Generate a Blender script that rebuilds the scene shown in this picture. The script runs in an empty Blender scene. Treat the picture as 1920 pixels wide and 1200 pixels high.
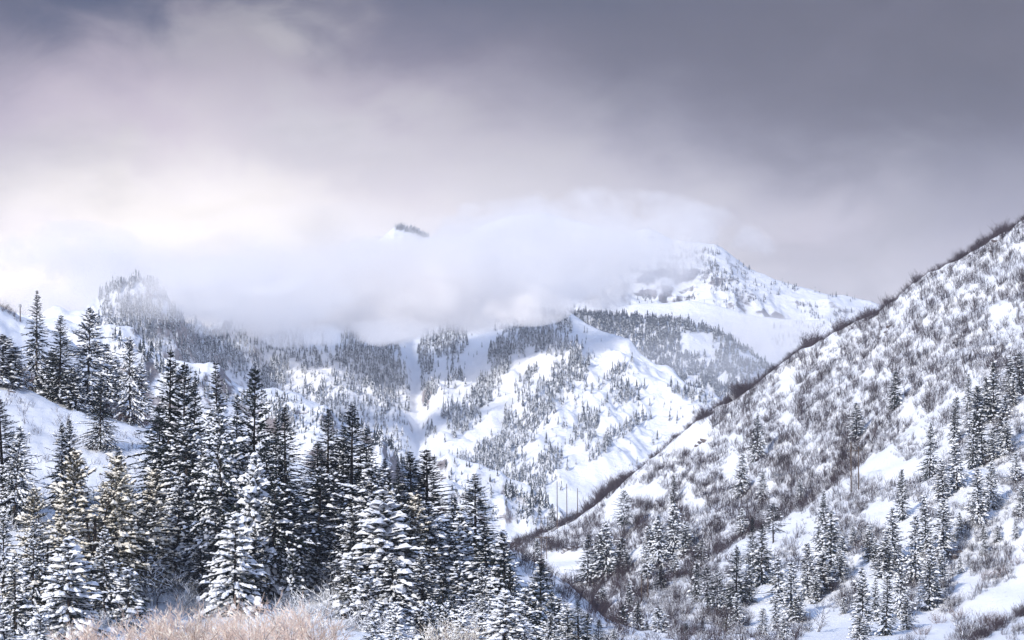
import bpy, math, random
import numpy as np
from mathutils import Vector

# ------------------------------------------------------------------ camera, sky, sun, exposure
SC = bpy.context.scene
COL = SC.collection
F = 5444.0          # focal length in photo pixels (photo 1920 x 1200)
VH = 1180.0         # photo row of the horizon
CZ = 2.0            # camera height above the valley floor

cam_data = bpy.data.cameras.new("camera")
cam_data.sensor_width = 36.0
cam_data.lens = 36.0 * F / 1920.0
cam_data.shift_y = (VH - 600.0) / 1920.0
cam_data.clip_start = 1.0
cam_data.clip_end = 60000.0
cam = bpy.data.objects.new("camera", cam_data)
cam.location = (0, 0, CZ)
cam.rotation_euler = (math.radians(90), 0, 0)
COL.objects.link(cam)
SC.camera = cam

SUN_AZ = math.radians(-145)     # from +Y clockwise: the sun stands low behind the camera, to the left
SUN_EL = math.radians(24)
SUN_STRENGTH = 3.4
SKY_STRENGTH = 0.15
EXPOSURE = 0.36

SC.view_settings.view_transform = 'Standard'
SC.view_settings.look = 'None'
SC.view_settings.exposure = EXPOSURE
SC.view_settings.gamma = 1.0
SC.view_settings.use_curve_mapping = False
SC.render.engine = 'CYCLES'
cy = SC.cycles
cy.use_denoising = True
cy.max_bounces = 14
cy.diffuse_bounces = 3
cy.glossy_bounces = 1
cy.transmission_bounces = 2
cy.transparent_max_bounces = 8
cy.volume_bounces = 12
cy.volume_max_steps = 256
cy.caustics_reflective = False
cy.caustics_refractive = False
cy.use_adaptive_sampling = True
cy.adaptive_threshold = 0.02
cy.sample_clamp_indirect = 6.0


class NT:
    """small helper that writes node trees"""
    def __init__(self, tree):
        self.t = tree
        tree.nodes.clear()

    def n(self, kind, **kw):
        nd = self.t.nodes.new(kind)
        for k, v in kw.items():
            setattr(nd, k, v)
        return nd

    def put(self, sock, val):
        if hasattr(val, 'is_output') or isinstance(val, bpy.types.NodeSocket):
            self.t.links.new(val, sock)
        else:
            sock.default_value = val

    def m(self, op, a, b=0.0, c=0.0, clamp=False):
        nd = self.n('ShaderNodeMath', operation=op, use_clamp=clamp)
        self.put(nd.inputs[0], a)
        self.put(nd.inputs[1], b)
        self.put(nd.inputs[2], c)
        return nd.outputs[0]

    def ss(self, x, lo, hi, a=0.0, b=1.0):
        nd = self.n('ShaderNodeMapRange', interpolation_type='SMOOTHSTEP')
        for i, v in enumerate((x, lo, hi, a, b)):
            self.put(nd.inputs[i], v)
        return nd.outputs[0]

    def mix(self, fac, a, b, blend='MIX'):
        nd = self.n('ShaderNodeMix', data_type='RGBA', blend_type=blend)
        self.put(nd.inputs[0], fac)
        self.put(nd.inputs[6], a)
        self.put(nd.inputs[7], b)
        return nd.outputs[2]

    def noise(self, vec, scale, detail=4.0, rough=0.5, dist=0.0, lac=2.0):
        nd = self.n('ShaderNodeTexNoise')
        self.put(nd.inputs['Vector'], vec)
        nd.inputs['Scale'].default_value = scale
        nd.inputs['Detail'].default_value = detail
        nd.inputs['Roughness'].default_value = rough
        nd.inputs['Lacunarity'].default_value = lac
        nd.inputs['Distortion'].default_value = dist
        return nd.outputs[0]

    def vmul(self, vec, s):
        nd = self.n('ShaderNodeVectorMath', operation='MULTIPLY')
        self.put(nd.inputs[0], vec)
        nd.inputs[1].default_value = s
        return nd.outputs[0]


def make_world():
    w = bpy.data.worlds.new("World")
    SC.world = w
    w.use_nodes = True
    k = NT(w.node_tree)
    out = k.n('ShaderNodeOutputWorld')
    bg = k.n('ShaderNodeBackground')
    tc = k.n('ShaderNodeTexCoord')
    d = tc.outputs['Generated']
    sp = k.n('ShaderNodeSeparateXYZ')
    k.put(sp.inputs[0], d)
    az = k.m('MULTIPLY', k.m('ARCTAN2', sp.outputs[0], sp.outputs[1]), 57.2958)   # degrees right of +Y
    el = k.m('MULTIPLY', k.m('ARCSINE', sp.outputs[2]), 57.2958)                  # degrees above the horizon
    sky = k.n('ShaderNodeTexSky', sky_type='NISHITA', sun_disc=False)
    sky.sun_elevation = SUN_EL
    sky.sun_rotation = SUN_AZ
    sky.altitude = 1600
    clear = k.vmul(sky.outputs[0], (SKY_STRENGTH,) * 3)
    # cloud texture in direction space, stretched sideways
    dv = k.vmul(d, (1.0, 1.0, 1.9))
    n1 = k.noise(dv, 11.0, 5.0, 0.52, 0.35)
    n2 = k.noise(dv, 34.0, 5.0, 0.55, 0.2)
    big = k.noise(dv, 3.1, 3.0, 0.5, 0.3)
    nn = k.m('ADD', k.m('MULTIPLY', k.m('SUBTRACT', n1, 0.5), 1.0), k.m('MULTIPLY', k.m('SUBTRACT', n2, 0.5), 0.34))
    n3 = k.m('SUBTRACT', k.noise(k.vmul(d, (1.0, 1.0, 1.5)), 21.0, 5.0, 0.55, 0.5), 0.5)
    wel = k.m('ADD', el, k.m('ADD', k.m('MULTIPLY', nn, 3.2), k.m('MULTIPLY', n3, 1.8)))          # ragged elevation
    ramp = k.n('ShaderNodeValToRGB')
    k.put(ramp.inputs[0], k.m('DIVIDE', wel, 30.0, clamp=True))
    cr = ramp.color_ramp
    stops = RAMP
    while len(cr.elements) < len(stops):
        cr.elements.new(0.5)
    for e, (p, c) in zip(cr.elements, stops):
        e.position = p / 30.0
        e.color = (*c, 1)
    cloud = ramp.outputs[0]

    # where the cloud deck is thin and glows: a broad bright patch low on the left, dimmer to the right
    def blob(a0, e0, sa, se):
        da = k.m('DIVIDE', k.m('SUBTRACT', k.m('ADD', az, k.m('MULTIPLY', nn, 7.0)), a0), sa)
        de = k.m('DIVIDE', k.m('SUBTRACT', k.m('ADD', el, k.m('MULTIPLY', n3, 3.6)), e0), se)
        r2 = k.m('ADD', k.m('MULTIPLY', da, da), k.m('MULTIPLY', de, de))
        return k.m('EXPONENT', k.m('MULTIPLY', r2, -1.0))
    for (a0, e0, sa, se, c) in BLOBS:
        cloud = k.mix(blob(a0, e0, sa, se), cloud, (*c, 1))
    # mottling
    mot = k.m('ADD', 1.0, k.m('ADD', k.m('MULTIPLY', nn, 0.35), k.m('MULTIPLY', n3, 1.0)))
    vm = k.n('ShaderNodeVectorMath', operation='SCALE')
    k.put(vm.inputs[0], cloud)
    k.put(vm.inputs[3], mot)
    cloud = vm.outputs[0]
    # higher up the deck breaks open
    cover = k.ss(k.m('ADD', k.m('MULTIPLY', big, 40.0), k.m('MULTIPLY', el, -0.26)), 2.0, 12.0)
    low = k.ss(el, 11.0, 17.0, 1.0, 0.0)
    cover = k.m('MAXIMUM', cover, low)
    col = k.mix(cover, clear, cloud)
    k.put(bg.inputs[0], col)
    bg.inputs[1].default_value = 1.0
    k.t.links.new(bg.outputs[0], out.inputs[0])


# cloud deck colour by elevation (degrees), linear light
RAMP = [(0.0, (0.634, 0.622, 0.683)), (6.5, (0.60, 0.575, 0.62)), (8.0, (0.42, 0.40, 0.455)), (9.6, (0.235, 0.22, 0.27)),
        (11.3, (0.095, 0.082, 0.108)), (13.0, (0.03, 0.034, 0.056)), (18.0, (0.24, 0.29, 0.44)), (30.0, (0.38, 0.52, 0.90))]
# bright or dark places in the deck: azimuth, elevation, half-widths (degrees), colour
BLOBS = [(-7.0, 9.9, 6.0, 1.7, (0.39, 0.315, 0.37)), (8.5, 10.9, 5.5, 2.4, (0.075, 0.062, 0.066)), (-6.0, 7.6, 5.2, 2.2, (0.74, 0.68, 0.68)), (-5.8, 7.4, 5.0, 1.5, (1.12, 1.03, 0.93)),
         (-4.8, 11.3, 1.3, 0.7, (0.415, 0.378, 0.378)), (-2.7, 9.7, 1.5, 0.7, (0.488, 0.451, 0.464)), (5.7, 7.6, 1.0, 0.9, (0.464, 0.427, 0.476)),
         (0.5, 7.2, 4.5, 1.7, (0.70, 0.66, 0.68)), (-9.2, 12.7, 5.2, 1.1, (0.0, 0.006, 0.035))]
make_world()

sun_data = bpy.data.lights.new("sun", 'SUN')
sun_data.energy = SUN_STRENGTH
sun_data.angle = math.radians(4.0)
sun_data.color = (1.0, 0.93, 0.84)
sun = bpy.data.objects.new("sun", sun_data)
sdir = Vector((math.sin(SUN_AZ) * math.cos(SUN_EL), math.cos(SUN_AZ) * math.cos(SUN_EL), math.sin(SUN_EL)))
sun.rotation_euler = (-sdir).to_track_quat('-Z', 'Y').to_euler()
sun.location = sdir * 3000
COL.objects.link(sun)

# ------------------------------------------------------------------ numeric helpers
def _hash(ix, iy, seed):
    h = (ix.astype(np.int64) * 374761393 + iy.astype(np.int64) * 668265263 + seed * 1442695041) & 0xFFFFFFFF
    h = ((h ^ (h >> 13)) * 1274126177) & 0xFFFFFFFF
    h = h ^ (h >> 16)
    return (h & 0xFFFFFF) / float(0xFFFFFF)


def vnoise(x, y, seed=0):
    ix = np.floor(x); iy = np.floor(y)
    fx = x - ix; fy = y - iy
    fx = fx * fx * fx * (fx * (fx * 6 - 15) + 10); fy = fy * fy * fy * (fy * (fy * 6 - 15) + 10)
    a = _hash(ix, iy, seed); b = _hash(ix + 1, iy, seed)
    c = _hash(ix, iy + 1, seed); d = _hash(ix + 1, iy + 1, seed)
    return (a + (b - a) * fx) * (1 - fy) + (c + (d - c) * fx) * fy


def fbm(x, y, octv=5, seed=0, gain=0.5, ridged=False):
    s = np.zeros_like(x, dtype=float); amp = 1.0; tot = 0.0
    for o in range(octv):
        n = vnoise(x * 2 ** o + 17.3 * o, y * 2 ** o - 9.1 * o, seed + o)
        if ridged:
            n = 1 - np.abs(2 * n - 1)
        s += amp * n; tot += amp; amp *= gain
    return s / tot


def mesh_obj(name, verts, faces, mats, mat_idx=None, smooth=False, parent=None, link=True):
    me = bpy.data.meshes.new(name)
    verts = np.asarray(verts, dtype=np.float32)
    if isinstance(faces, np.ndarray):
        nf, k = faces.shape
        me.vertices.add(len(verts)); me.vertices.foreach_set('co', verts.ravel())
        me.loops.add(nf * k); me.loops.foreach_set('vertex_index', faces.astype(np.int32).ravel())
        me.polygons.add(nf); me.polygons.foreach_set('loop_start', (np.arange(nf) * k).astype(np.int32))
        me.update(calc_edges=True)
    else:
        me.from_pydata(verts.tolist(), [], faces)
    for mt in mats:
        me.materials.append(mt)
    if mat_idx is not None:
        me.polygons.foreach_set('material_index', np.asarray(mat_idx, dtype=np.int32))
    me.polygons.foreach_set('use_smooth', np.full(len(me.polygons), smooth, dtype=bool))
    ob = bpy.data.objects.new(name, me)
    if link:
        COL.objects.link(ob)
    if parent is not None:
        ob.parent = parent
    return ob


def tag(o, label=None, cat=None, group=None, kind=None):
    if label: o['label'] = label
    if cat: o['category'] = cat
    if group: o['group'] = group
    if kind: o['kind'] = kind
    return o


def world_at(u, v, Y):
    return ((u - 960.0) / F * Y, Y, CZ + (VH - v) / F * Y)


# ------------------------------------------------------------------ materials
def new_mat(name):
    m = bpy.data.materials.new(name)
    m.use_nodes = True
    k = NT(m.node_tree)
    out = k.n('ShaderNodeOutputMaterial')
    return m, k, out


def principled(k, out, col, rough=0.8, spec=0.2, normal=None):
    p = k.n('ShaderNodeBsdfPrincipled')
    k.put(p.inputs['Base Color'], col)
    k.put(p.inputs['Roughness'], rough)
    p.inputs['Specular IOR Level'].default_value = spec
    if normal is not None:
        k.t.links.new(normal, p.inputs['Normal'])
    k.t.links.new(p.outputs[0], out.inputs[0])
    return p


def terrain_mat(name, rock_lo, rock_hi, scale, rock=(0.20, 0.18, 0.185), snow=(0.84, 0.86, 0.90), strata=0.0, speck=0.0, patch=0.4, bump=0.5):
    """snow with rock breaking through where it is steep; scale = size of features in metres"""
    m, k, out = new_mat(name)
    g = k.n('ShaderNodeNewGeometry')
    pos = g.outputs['Position']
    sp = k.n('ShaderNodeSeparateXYZ'); k.put(sp.inputs[0], g.outputs['Normal'])
    nz = sp.outputs[2]
    a = k.noise(pos, 1.0 / scale, 6.0, 0.6, 0.4)
    b = k.noise(pos, 5.0 / scale, 5.0, 0.65, 0.3)
    slope = k.m('SUBTRACT', 1.0, nz)
    val = k.m('ADD', slope, k.m('ADD', k.m('MULTIPLY', k.m('SUBTRACT', a, 0.5), patch), k.m('MULTIPLY', k.m('SUBTRACT', b, 0.5), patch * 0.9)))
    if strata:
        pz = k.vmul(pos, (0.12, 0.12, 1.0))
        st = k.noise(pz, 3.2 / scale, 4.0, 0.6, 0.6)
        val = k.m('ADD', val, k.m('MULTIPLY', k.m('SUBTRACT', st, 0.5), strata))
    fac = k.ss(val, rock_lo, rock_hi)
    if speck:
        sn = k.noise(pos, 16.0 / scale, 3.0, 0.6)
        fac = k.m('MAXIMUM', fac, k.ss(sn, 0.62, 0.72, 0.0, speck))
    rv = k.noise(pos, 9.0 / scale, 4.0, 0.6)
    rc = k.mix(rv, (rock[0] * 0.55, rock[1] * 0.55, rock[2] * 0.58, 1), (rock[0] * 1.5, rock[1] * 1.45, rock[2] * 1.4, 1))
    sv = k.noise(pos, 2.0 / scale, 4.0, 0.5)
    sc_ = k.mix(sv, (snow[0] * 0.94, snow[1] * 0.95, snow[2] * 0.97, 1), (min(snow[0] * 1.03, .95), min(snow[1] * 1.03, .95), min(snow[2] * 1.02, .96), 1))
    col = k.mix(fac, sc_, rc)
    bp = k.n('ShaderNodeBump')
    bp.inputs['Strength'].default_value = bump
    bp.inputs['Distance'].default_value = scale * 0.05
    k.put(bp.inputs['Height'], k.m('ADD', b, k.m('MULTIPLY', rv, 0.4)))
    principled(k, out, col, 0.75, 0.15, bp.outputs[0])
    return m


# ------------------------------------------------------------------ terrain
class Terrain:
    """A hillside as a sheet over the ground: lines of (column u, distance Y, row v) joined by rows of quads."""
    def __init__(self, name, ucols, lines, rows, mat, noise=None, smooth=2, seed=0):
        u = np.asarray(ucols, dtype=float)
        Ys, Vs = [], []
        for (yl, vl) in lines:
            Ys.append(np.interp(u, [p[0] for p in yl], [p[1] for p in yl]))
            Vs.append(np.interp(u, [p[0] for p in vl], [p[1] for p in vl]))
        YY, VV = [], []
        for i, nr in enumerate(rows):
            t = np.linspace(0, 1, nr, endpoint=False)[:, None]
            YY.append(Ys[i] + (Ys[i + 1] - Ys[i]) * t)
            za = CZ + (VH - Vs[i]) / F * Ys[i]; zb = CZ + (VH - Vs[i + 1]) / F * Ys[i + 1]
            VV.append(za + (zb - za) * t)
        YY.append(Ys[-1][None]); VV.append((CZ + (VH - Vs[-1]) / F * Ys[-1])[None])
        Y = np.concatenate(YY); Z = np.concatenate(VV)
        for _ in range(smooth):
            for A in (Y, Z):
                A[1:-1] = 0.25 * A[:-2] + 0.5 * A[1:-1] + 0.25 * A[2:]
        X = (u[None, :] - 960) / F * Y
        if noise is not None:
            Z = Z + noise(X, Y, Z, np.broadcast_to(u[None, :], Y.shape))
        self.u, self.Y, self.Z = u, Y, Z
        self.V = VH - (Z - CZ) * F / Y
        self.Vmin = np.minimum.accumulate(self.V, axis=0)
        n, mcol = Y.shape
        idx = np.arange(n * mcol).reshape(n, mcol)
        faces = np.stack([idx[:-1, :-1], idx[:-1, 1:], idx[1:, 1:], idx[1:, :-1]], axis=-1).reshape(-1, 4)
        co = np.stack([X, Y, Z], axis=-1).reshape(-1, 3)
        self.ob = mesh_obj(name, co, faces, [mat], smooth=True)
        self.ob['kind'] = 'structure'

    def locate(self, u, v, sink=0.0):
        """first point of the sheet that the sight line through photo pixel (u, v) meets"""
        fu = (u - self.u[0]) / (self.u[1] - self.u[0])
        j = int(np.clip(fu, 0, len(self.u) - 2)); t = min(max(fu - j, 0), 1)
        Vc = self.V[:, j] * (1 - t) + self.V[:, j + 1] * t
        Yc = self.Y[:, j] * (1 - t) + self.Y[:, j + 1] * t
        hit = np.nonzero(Vc <= v)[0]
        if len(hit) == 0:
            i = int(np.argmin(Vc)); Y = Yc[i]; vv = Vc[i]
        else:
            i = hit[0]
            if i == 0:
                Y = Yc[0]; vv = Vc[0]
            else:
                w = (Vc[i - 1] - v) / max(Vc[i - 1] - Vc[i], 1e-6)
                Y = Yc[i - 1] + (Yc[i] - Yc[i - 1]) * w; vv = v
        x, y, z = world_at(u, vv, Y)
        return (x, y, z - sink)

    def crest(self, u):
        fu = (u - self.u[0]) / (self.u[1] - self.u[0])
        j = int(np.clip(round(fu), 0, len(self.u) - 1))
        return float(self.V[:, j].min())

    def row(self, u, s):
        """point at fractional row s of the column"""
        fu = (u - self.u[0]) / (self.u[1] - self.u[0])
        j = int(np.clip(round(fu), 0, len(self.u) - 1))
        i = int(np.clip(s * (self.Y.shape[0] - 1), 0, self.Y.shape[0] - 1))
        return ((self.u[j] - 960) / F * self.Y[i, j], float(self.Y[i, j]), float(self.Z[i, j]))

# ------------------------------------------------------------------ the land
C_ = lambda y: [(0, y)]        # a constant line


def sstep(x, a, b):
    t = np.clip((x - a) / (b - a), 0, 1)
    return t * t * (3 - 2 * t)


mat_ground = terrain_mat("valley_snow", 0.55, 0.8, 6.0)
mat_near = terrain_mat("hillside_snow_near", 0.62, 0.85, 5.0, rock=(0.16, 0.14, 0.14), speck=0.35, bump=0.6)
mat_right = terrain_mat("hillside_snow_right", 0.56, 0.72, 9.0, rock=(0.15, 0.13, 0.14), speck=0.5, patch=0.5, bump=0.7)
mat_foot = terrain_mat("foothill_snow_and_rock", 0.33, 0.50, 34.0, rock=(0.21, 0.19, 0.20), strata=0.55, patch=0.55, bump=0.8)
mat_main = terrain_mat("mountain_snow", 0.44, 0.66, 60.0, rock=(0.24, 0.21, 0.21), strata=0.35, patch=0.5, bump=0.9)
mat_far = terrain_mat("far_mountain_snow", 0.30, 0.46, 110.0, rock=(0.15, 0.14, 0.15), strata=0.5, patch=0.5, bump=0.9)

# valley floor, one sheet out to the horizon
gx = np.concatenate([[-9000, -6000, -3000], np.arange(-900, 901, 30.0), [3000, 6000, 9000]])
gy = np.concatenate([[-4000, -900, -200], np.arange(-60, 901, 30.0), [2000, 5000, 7500, 9300]])
GX, GY = np.meshgrid(gx, gy)
GZ = (fbm(GX / 70.0, GY / 70.0, 3, 5) - 0.5) * 0.8 * np.clip(1 - np.abs(GX) / 900, 0, 1) - 0.4
idx = np.arange(GX.size).reshape(GX.shape)
ground = mesh_obj("ground", np.stack([GX, GY, GZ], -1).reshape(-1, 3),
                  np.stack([idx[:-1, :-1], idx[:-1, 1:], idx[1:, 1:], idx[1:, :-1]], -1).reshape(-1, 4), [mat_ground], smooth=True)
ground['kind'] = 'structure'


def n_left(X, Y, Z, U):
    return (fbm(X / 40, Y / 40, 4, 11) - 0.5) * 5.0 * sstep(Y, 400, 520) + (fbm(X / 6, Y / 6, 3, 12) - 0.5) * 1.9 * sstep(Y, 380, 450)


left_hill = Terrain("near_hillside", np.arange(-220, 1420, 4.0), [
    ([(-220, 300), (1400, 300)], [(-220, 1242), (1400, 1242)]),
    ([(-220, 400), (1400, 420)], [(-220, 1204), (1400, 1207)]),
    ([(-220, 450), (0, 450), (600, 440), (1400, 450)], [(-220, 1110), (0, 1128), (260, 1150), (600, 1165), (960, 1186), (1130, 1196), (1400, 1206)]),
    ([(-220, 610), (0, 600), (130, 590), (260, 580), (600, 560), (960, 530), (1130, 510), (1400, 500)],
     [(-220, 640), (0, 712), (60, 736), (130, 766), (250, 800), (400, 835), (575, 868), (750, 935), (880, 985), (960, 1022), (1060, 1095), (1130, 1160), (1200, 1196), (1400, 1210)]),
    ([(-220, 635), (0, 622), (260, 605), (600, 600), (960, 570), (1130, 550), (1400, 540)],
     [(-220, 642), (0, 714), (130, 768), (250, 803), (400, 845), (575, 885), (960, 1045), (1130, 1175), (1200, 1200), (1400, 1212)]),
    ([(-220, 760), (0, 745), (130, 720), (260, 690), (600, 680), (1400, 640)],
     [(-220, 450), (0, 566), (40, 592), (90, 622), (130, 648), (180, 690), (230, 740), (300, 815), (400, 870), (575, 920), (960, 1090), (1130, 1190), (1400, 1214)]),
    ([(-220, 900), (1400, 800)], [(-220, 640), (0, 700), (130, 760), (400, 930), (600, 1010), (960, 1150), (1130, 1200), (1400, 1212)]),
    ([(-220, 1200), (1400, 1100)], [(-220, 1180), (1400, 1186)]),
], [8, 14, 44, 8, 30, 14, 6], mat_near, n_left, smooth=3)


def n_right(X, Y, Z, U):
    k = sstep(Y, 560, 720)
    gul = (fbm((X + 0.55 * Y) / 26.0, (Y - 0.5 * X) / 160.0, 4, 23, ridged=True) - 0.55) * 9.0
    return k * ((fbm(X / 60, Y / 60, 4, 21) - 0.5) * 9.0 + gul * 0.8 + (fbm(X / 7, Y / 7, 3, 22) - 0.5) * 1.8)


RIDGE_V = [(800, 1130), (880, 1072), (930, 1043), (960, 1020), (1000, 1000), (1080, 966), (1150, 915), (1250, 846), (1340, 766), (1440, 704),
           (1500, 664), (1640, 589), (1700, 544), (1800, 482), (1860, 441), (1920, 408), (2060, 330), (2200, 270)]
right_hill = Terrain("shrubby_hillside", np.arange(800, 2200, 4.0), [
    (C_(540), [(800, 1222), (2200, 1222)]),
    ([(800, 620), (1400, 600), (1920, 580), (2200, 560)], [(800, 1207), (1400, 1206), (1920, 1206), (2200, 1206)]),
    ([(800, 780), (1080, 740), (1200, 690), (1400, 660), (1920, 640), (2200, 620)], [(800, 1188), (960, 1185), (1080, 1187), (1200, 1176), (1400, 1180), (1600, 1172), (1790, 1150), (1920, 1128), (2200, 1080)]),
    ([(800, 900), (1080, 850), (1200, 780), (1400, 820), (1600, 850), (1790, 860), (1920, 860), (2200, 850)],
     [(800, 1165), (960, 1140), (1080, 1150), (1130, 1160), (1190, 1130), (1280, 1085), (1400, 1009), (1513, 950), (1600, 886), (1700, 812), (1790, 742), (1920, 690), (2200, 560)]),
    ([(800, 940), (1080, 890), (1200, 830), (1400, 870), (1600, 885), (1790, 885), (1920, 885), (2200, 875)],
     [(800, 1160), (960, 1128), (1080, 1138), (1130, 1152), (1190, 1140), (1280, 1098), (1400, 1020), (1513, 955), (1600, 882), (1700, 803), (1790, 730), (1920, 676), (2200, 545)]),
    ([(800, 1300), (960, 1270), (1200, 1230), (1600, 1180), (1920, 1130), (2200, 1090)], RIDGE_V),
    ([(800, 1340), (960, 1310), (1200, 1270), (1600, 1220), (1920, 1170), (2200, 1130)], [(p, q + 9) for p, q in RIDGE_V]),
    ([(800, 1500), (2200, 1350)], [(p, q + 90) for p, q in RIDGE_V]),
    ([(800, 1900), (2200, 2100)], [(800, 1178), (2200, 1150)]),
], [4, 10, 36, 6, 74, 8, 12, 6], mat_right, n_right, smooth=2)


def n_foot(X, Y, Z, U):
    a = (fbm(X / 170, Y / 170, 5, 31, ridged=True) - 0.55) * 75
    st = np.sin((Z + (fbm(X / 90, Y / 90, 3, 33) - .5) * 40) / 5.0) * 2.5
    fade = sstep(Y, 1950, 2250) * (0.35 + 0.65 * (1 - sstep(Y, 2380, 2480)))
    return fade * (a + st + (fbm(X / 30, Y / 30, 4, 32) - 0.5) * 18)


FOOT_V = [(-250, 560), (-100, 590), (100, 612), (190, 630), (205, 626), (250, 638), (300, 686), (400, 712), (480, 737), (550, 743), (600, 765), (680, 815),
          (715, 832), (745, 880), (775, 905), (800, 890), (840, 868), (880, 886), (950, 928), (1000, 946), (1060, 990), (1150, 1040), (1300, 1100)]
foothill = Terrain("rocky_foothill", np.arange(-250, 1300, 3.0), [
    (C_(1800), C_(1172)),
    ([(-250, 1950), (1300, 2050)], C_(1140)),
    ([(-250, 2480), (300, 2440), (720, 2380), (760, 2500), (900, 2450), (1300, 2450)], FOOT_V),
    ([(-250, 2540), (300, 2500), (720, 2440), (760, 2560), (900, 2510), (1300, 2510)], [(p, q + 6) for p, q in FOOT_V]),
    (C_(2900), [(p, q + 110) for p, q in FOOT_V]),
    (C_(3400), C_(1165)),
], [4, 120, 10, 20, 5], mat_foot, n_foot, smooth=2)


def n_main(X, Y, Z, U):
    q = (X * 0.80 + Y * 0.25)
    r = (X * -0.25 + Y * 0.45)
    a = (fbm(q / 260, r / 420, 5, 41, ridged=True) - 0.55) * 88
    b = (fbm(X / 60, Y / 60, 4, 42) - 0.5) * 28
    b = b + (fbm(q / 85, r / 150, 4, 44, ridged=True) - 0.55) * 34
    # the avalanche chute: a smooth trough
    ch = np.exp(-((U - (773 + (650 - Z) * 0.03 + (fbm(Z / 90.0, Z * 0 + 2.5, 3, 47) - 0.5) * 9)) / (13.0 + 0.02 * (600 - Z))) ** 2)
    fade = sstep(Y, 3900, 4150) * (1 - 0.75 * sstep(Y, 4600, 4900))
    st = np.sin((Z + (fbm(X / 180, Y / 180, 3, 43) - .5) * 90) / 9.0) * 4.0
    return (fade * (a + b + st)) * (1 - 0.85 * ch) - 9 * ch * sstep(Y, 4000, 4300)


MAIN_V = [(-250, 640), (60, 625), (150, 606), (180, 597), (205, 574), (225, 562), (250, 557), (275, 560), (295, 570), (330, 600), (400, 598), (500, 590), (600, 582), (800, 572), (950, 566), (1010, 562),
          (1040, 569), (1070, 590), (1100, 609), (1140, 628), (1180, 652), (1200, 672), (1270, 712), (1345, 748), (1420, 800), (1500, 850), (1650, 930)]
MAIN_Y = [(-250, 4200), (150, 4150), (330, 4250), (500, 4900), (800, 5300), (1040, 4950), (1200, 4700), (1400, 4450), (1650, 4350)]
main_mountain = Terrain("main_mountain", np.arange(-250, 1650, 2.5), [
    (C_(3500), C_(1160)),
    (C_(3800), [(-250, 1010), (700, 1000), (1200, 990), (1650, 1010)]),
    ([(p, 3800 + (q - 3800) * 0.5) for p, q in MAIN_Y], [(p, q + (1000 - q) * 0.52) for p, q in MAIN_V]),
    (MAIN_Y, MAIN_V),
    ([(p, q + 80) for p, q in MAIN_Y], [(p, q + 4) for p, q in MAIN_V]),
    ([(p, q + 600) for p, q in MAIN_Y], [(p, q + 190) for p, q in MAIN_V]),
    ([(p, q + 1000) for p, q in MAIN_Y], [(p, 1130) for p, q in MAIN_V]),
], [4, 70, 110, 6, 16, 5], mat_main, n_main, smooth=2)


def n_back(seed, amp, y0, y1, y2, y3):
    def f(X, Y, Z, U):
        fade = sstep(Y, y0, y1) * (1 - 0.75 * sstep(Y, y2, y3))
        return fade * ((fbm(X / 380, Y / 380, 5, seed, ridged=True) - 0.55) * amp + (fbm(X / 90, Y / 90, 4, seed + 7) - .5) * amp * 0.3)
    return f


BACK_V = [(900, 600), (1000, 562), (1050, 573), (1120, 588), (1200, 598), (1250, 601), (1290, 606), (1340, 628), (1390, 652), (1445, 690), (1500, 742), (1600, 820)]
back_ridge = Terrain("forested_back_ridge", np.arange(900, 1600, 3.0), [
    (C_(5000), C_(1100)), (C_(5100), C_(900)), (C_(5700), BACK_V), (C_(5770), [(p, q + 4) for p, q in BACK_V]), (C_(6200), [(p, q + 200) for p, q in BACK_V]),
], [5, 90, 5, 12], mat_main, n_back(51, 110, 5100, 5300, 5450, 5650), smooth=2)

PALE_V = [(1050, 600), (1200, 570), (1290, 564), (1340, 572), (1400, 590), (1465, 600), (1530, 602), (1600, 606), (1700, 640), (1850, 700)]
pale_ridge = Terrain("pale_snow_ridge", np.arange(1050, 1850, 3.0), [
    (C_(5750), C_(1000)), (C_(5850), C_(820)), (C_(6250), PALE_V), (C_(6300), [(p, q + 3) for p, q in PALE_V]), (C_(6700), [(p, q + 160) for p, q in PALE_V]),
], [5, 60, 4, 10], mat_far, n_back(61, 80, 5850, 5980, 6080, 6220), smooth=2)

PEAK_V = [(300, 760), (450, 640), (600, 530), (700, 448), (738, 420), (755, 419), (775, 426), (800, 438), (850, 446), (900, 425), (960, 405), (1020, 402), (1070, 414), (1130, 426),
          (1165, 433), (1195, 430), (1215, 429), (1240, 440), (1260, 452), (1340, 465), (1370, 485), (1400, 503), (1470, 524), (1530, 541), (1580, 555), (1640, 575),
          (1750, 620), (1900, 690), (2100, 800)]
far_peak = Terrain("far_peak", np.arange(300, 2100, 3.0), [
    (C_(6560), C_(1100)), (C_(6720), C_(800)), (C_(7520), PEAK_V), (C_(7590), [(p, q + 4) for p, q in PEAK_V]), (C_(8300), [(p, q + 160) for p, q in PEAK_V]),
    (C_(8900), C_(1150)),
], [5, 110, 5, 10, 5], mat_far, n_back(71, 190, 6720, 6960, 7240, 7480), smooth=2)

# ------------------------------------------------------------------ plant materials
def plain_mat(name, c0, c1, rough=0.8, scale=1.2, spec=0.1, per_object=0.0):
    m, k, out = new_mat(name)
    g = k.n('ShaderNodeNewGeometry')
    nz = k.noise(g.outputs['Position'], scale, 3.0, 0.6)
    col = k.mix(k.ss(nz, 0.3, 0.7), (*c0, 1), (*c1, 1))
    if per_object:
        oi = k.n('ShaderNodeObjectInfo')
        hs = k.n('ShaderNodeHueSaturation')
        k.put(hs.inputs['Color'], col)
        k.put(hs.inputs['Value'], k.m('ADD', 1.0 - per_object * 0.5, k.m('MULTIPLY', oi.outputs['Random'], per_object)))
        col = hs.outputs[0]
    principled(k, out, col, rough, spec)
    return m


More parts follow.
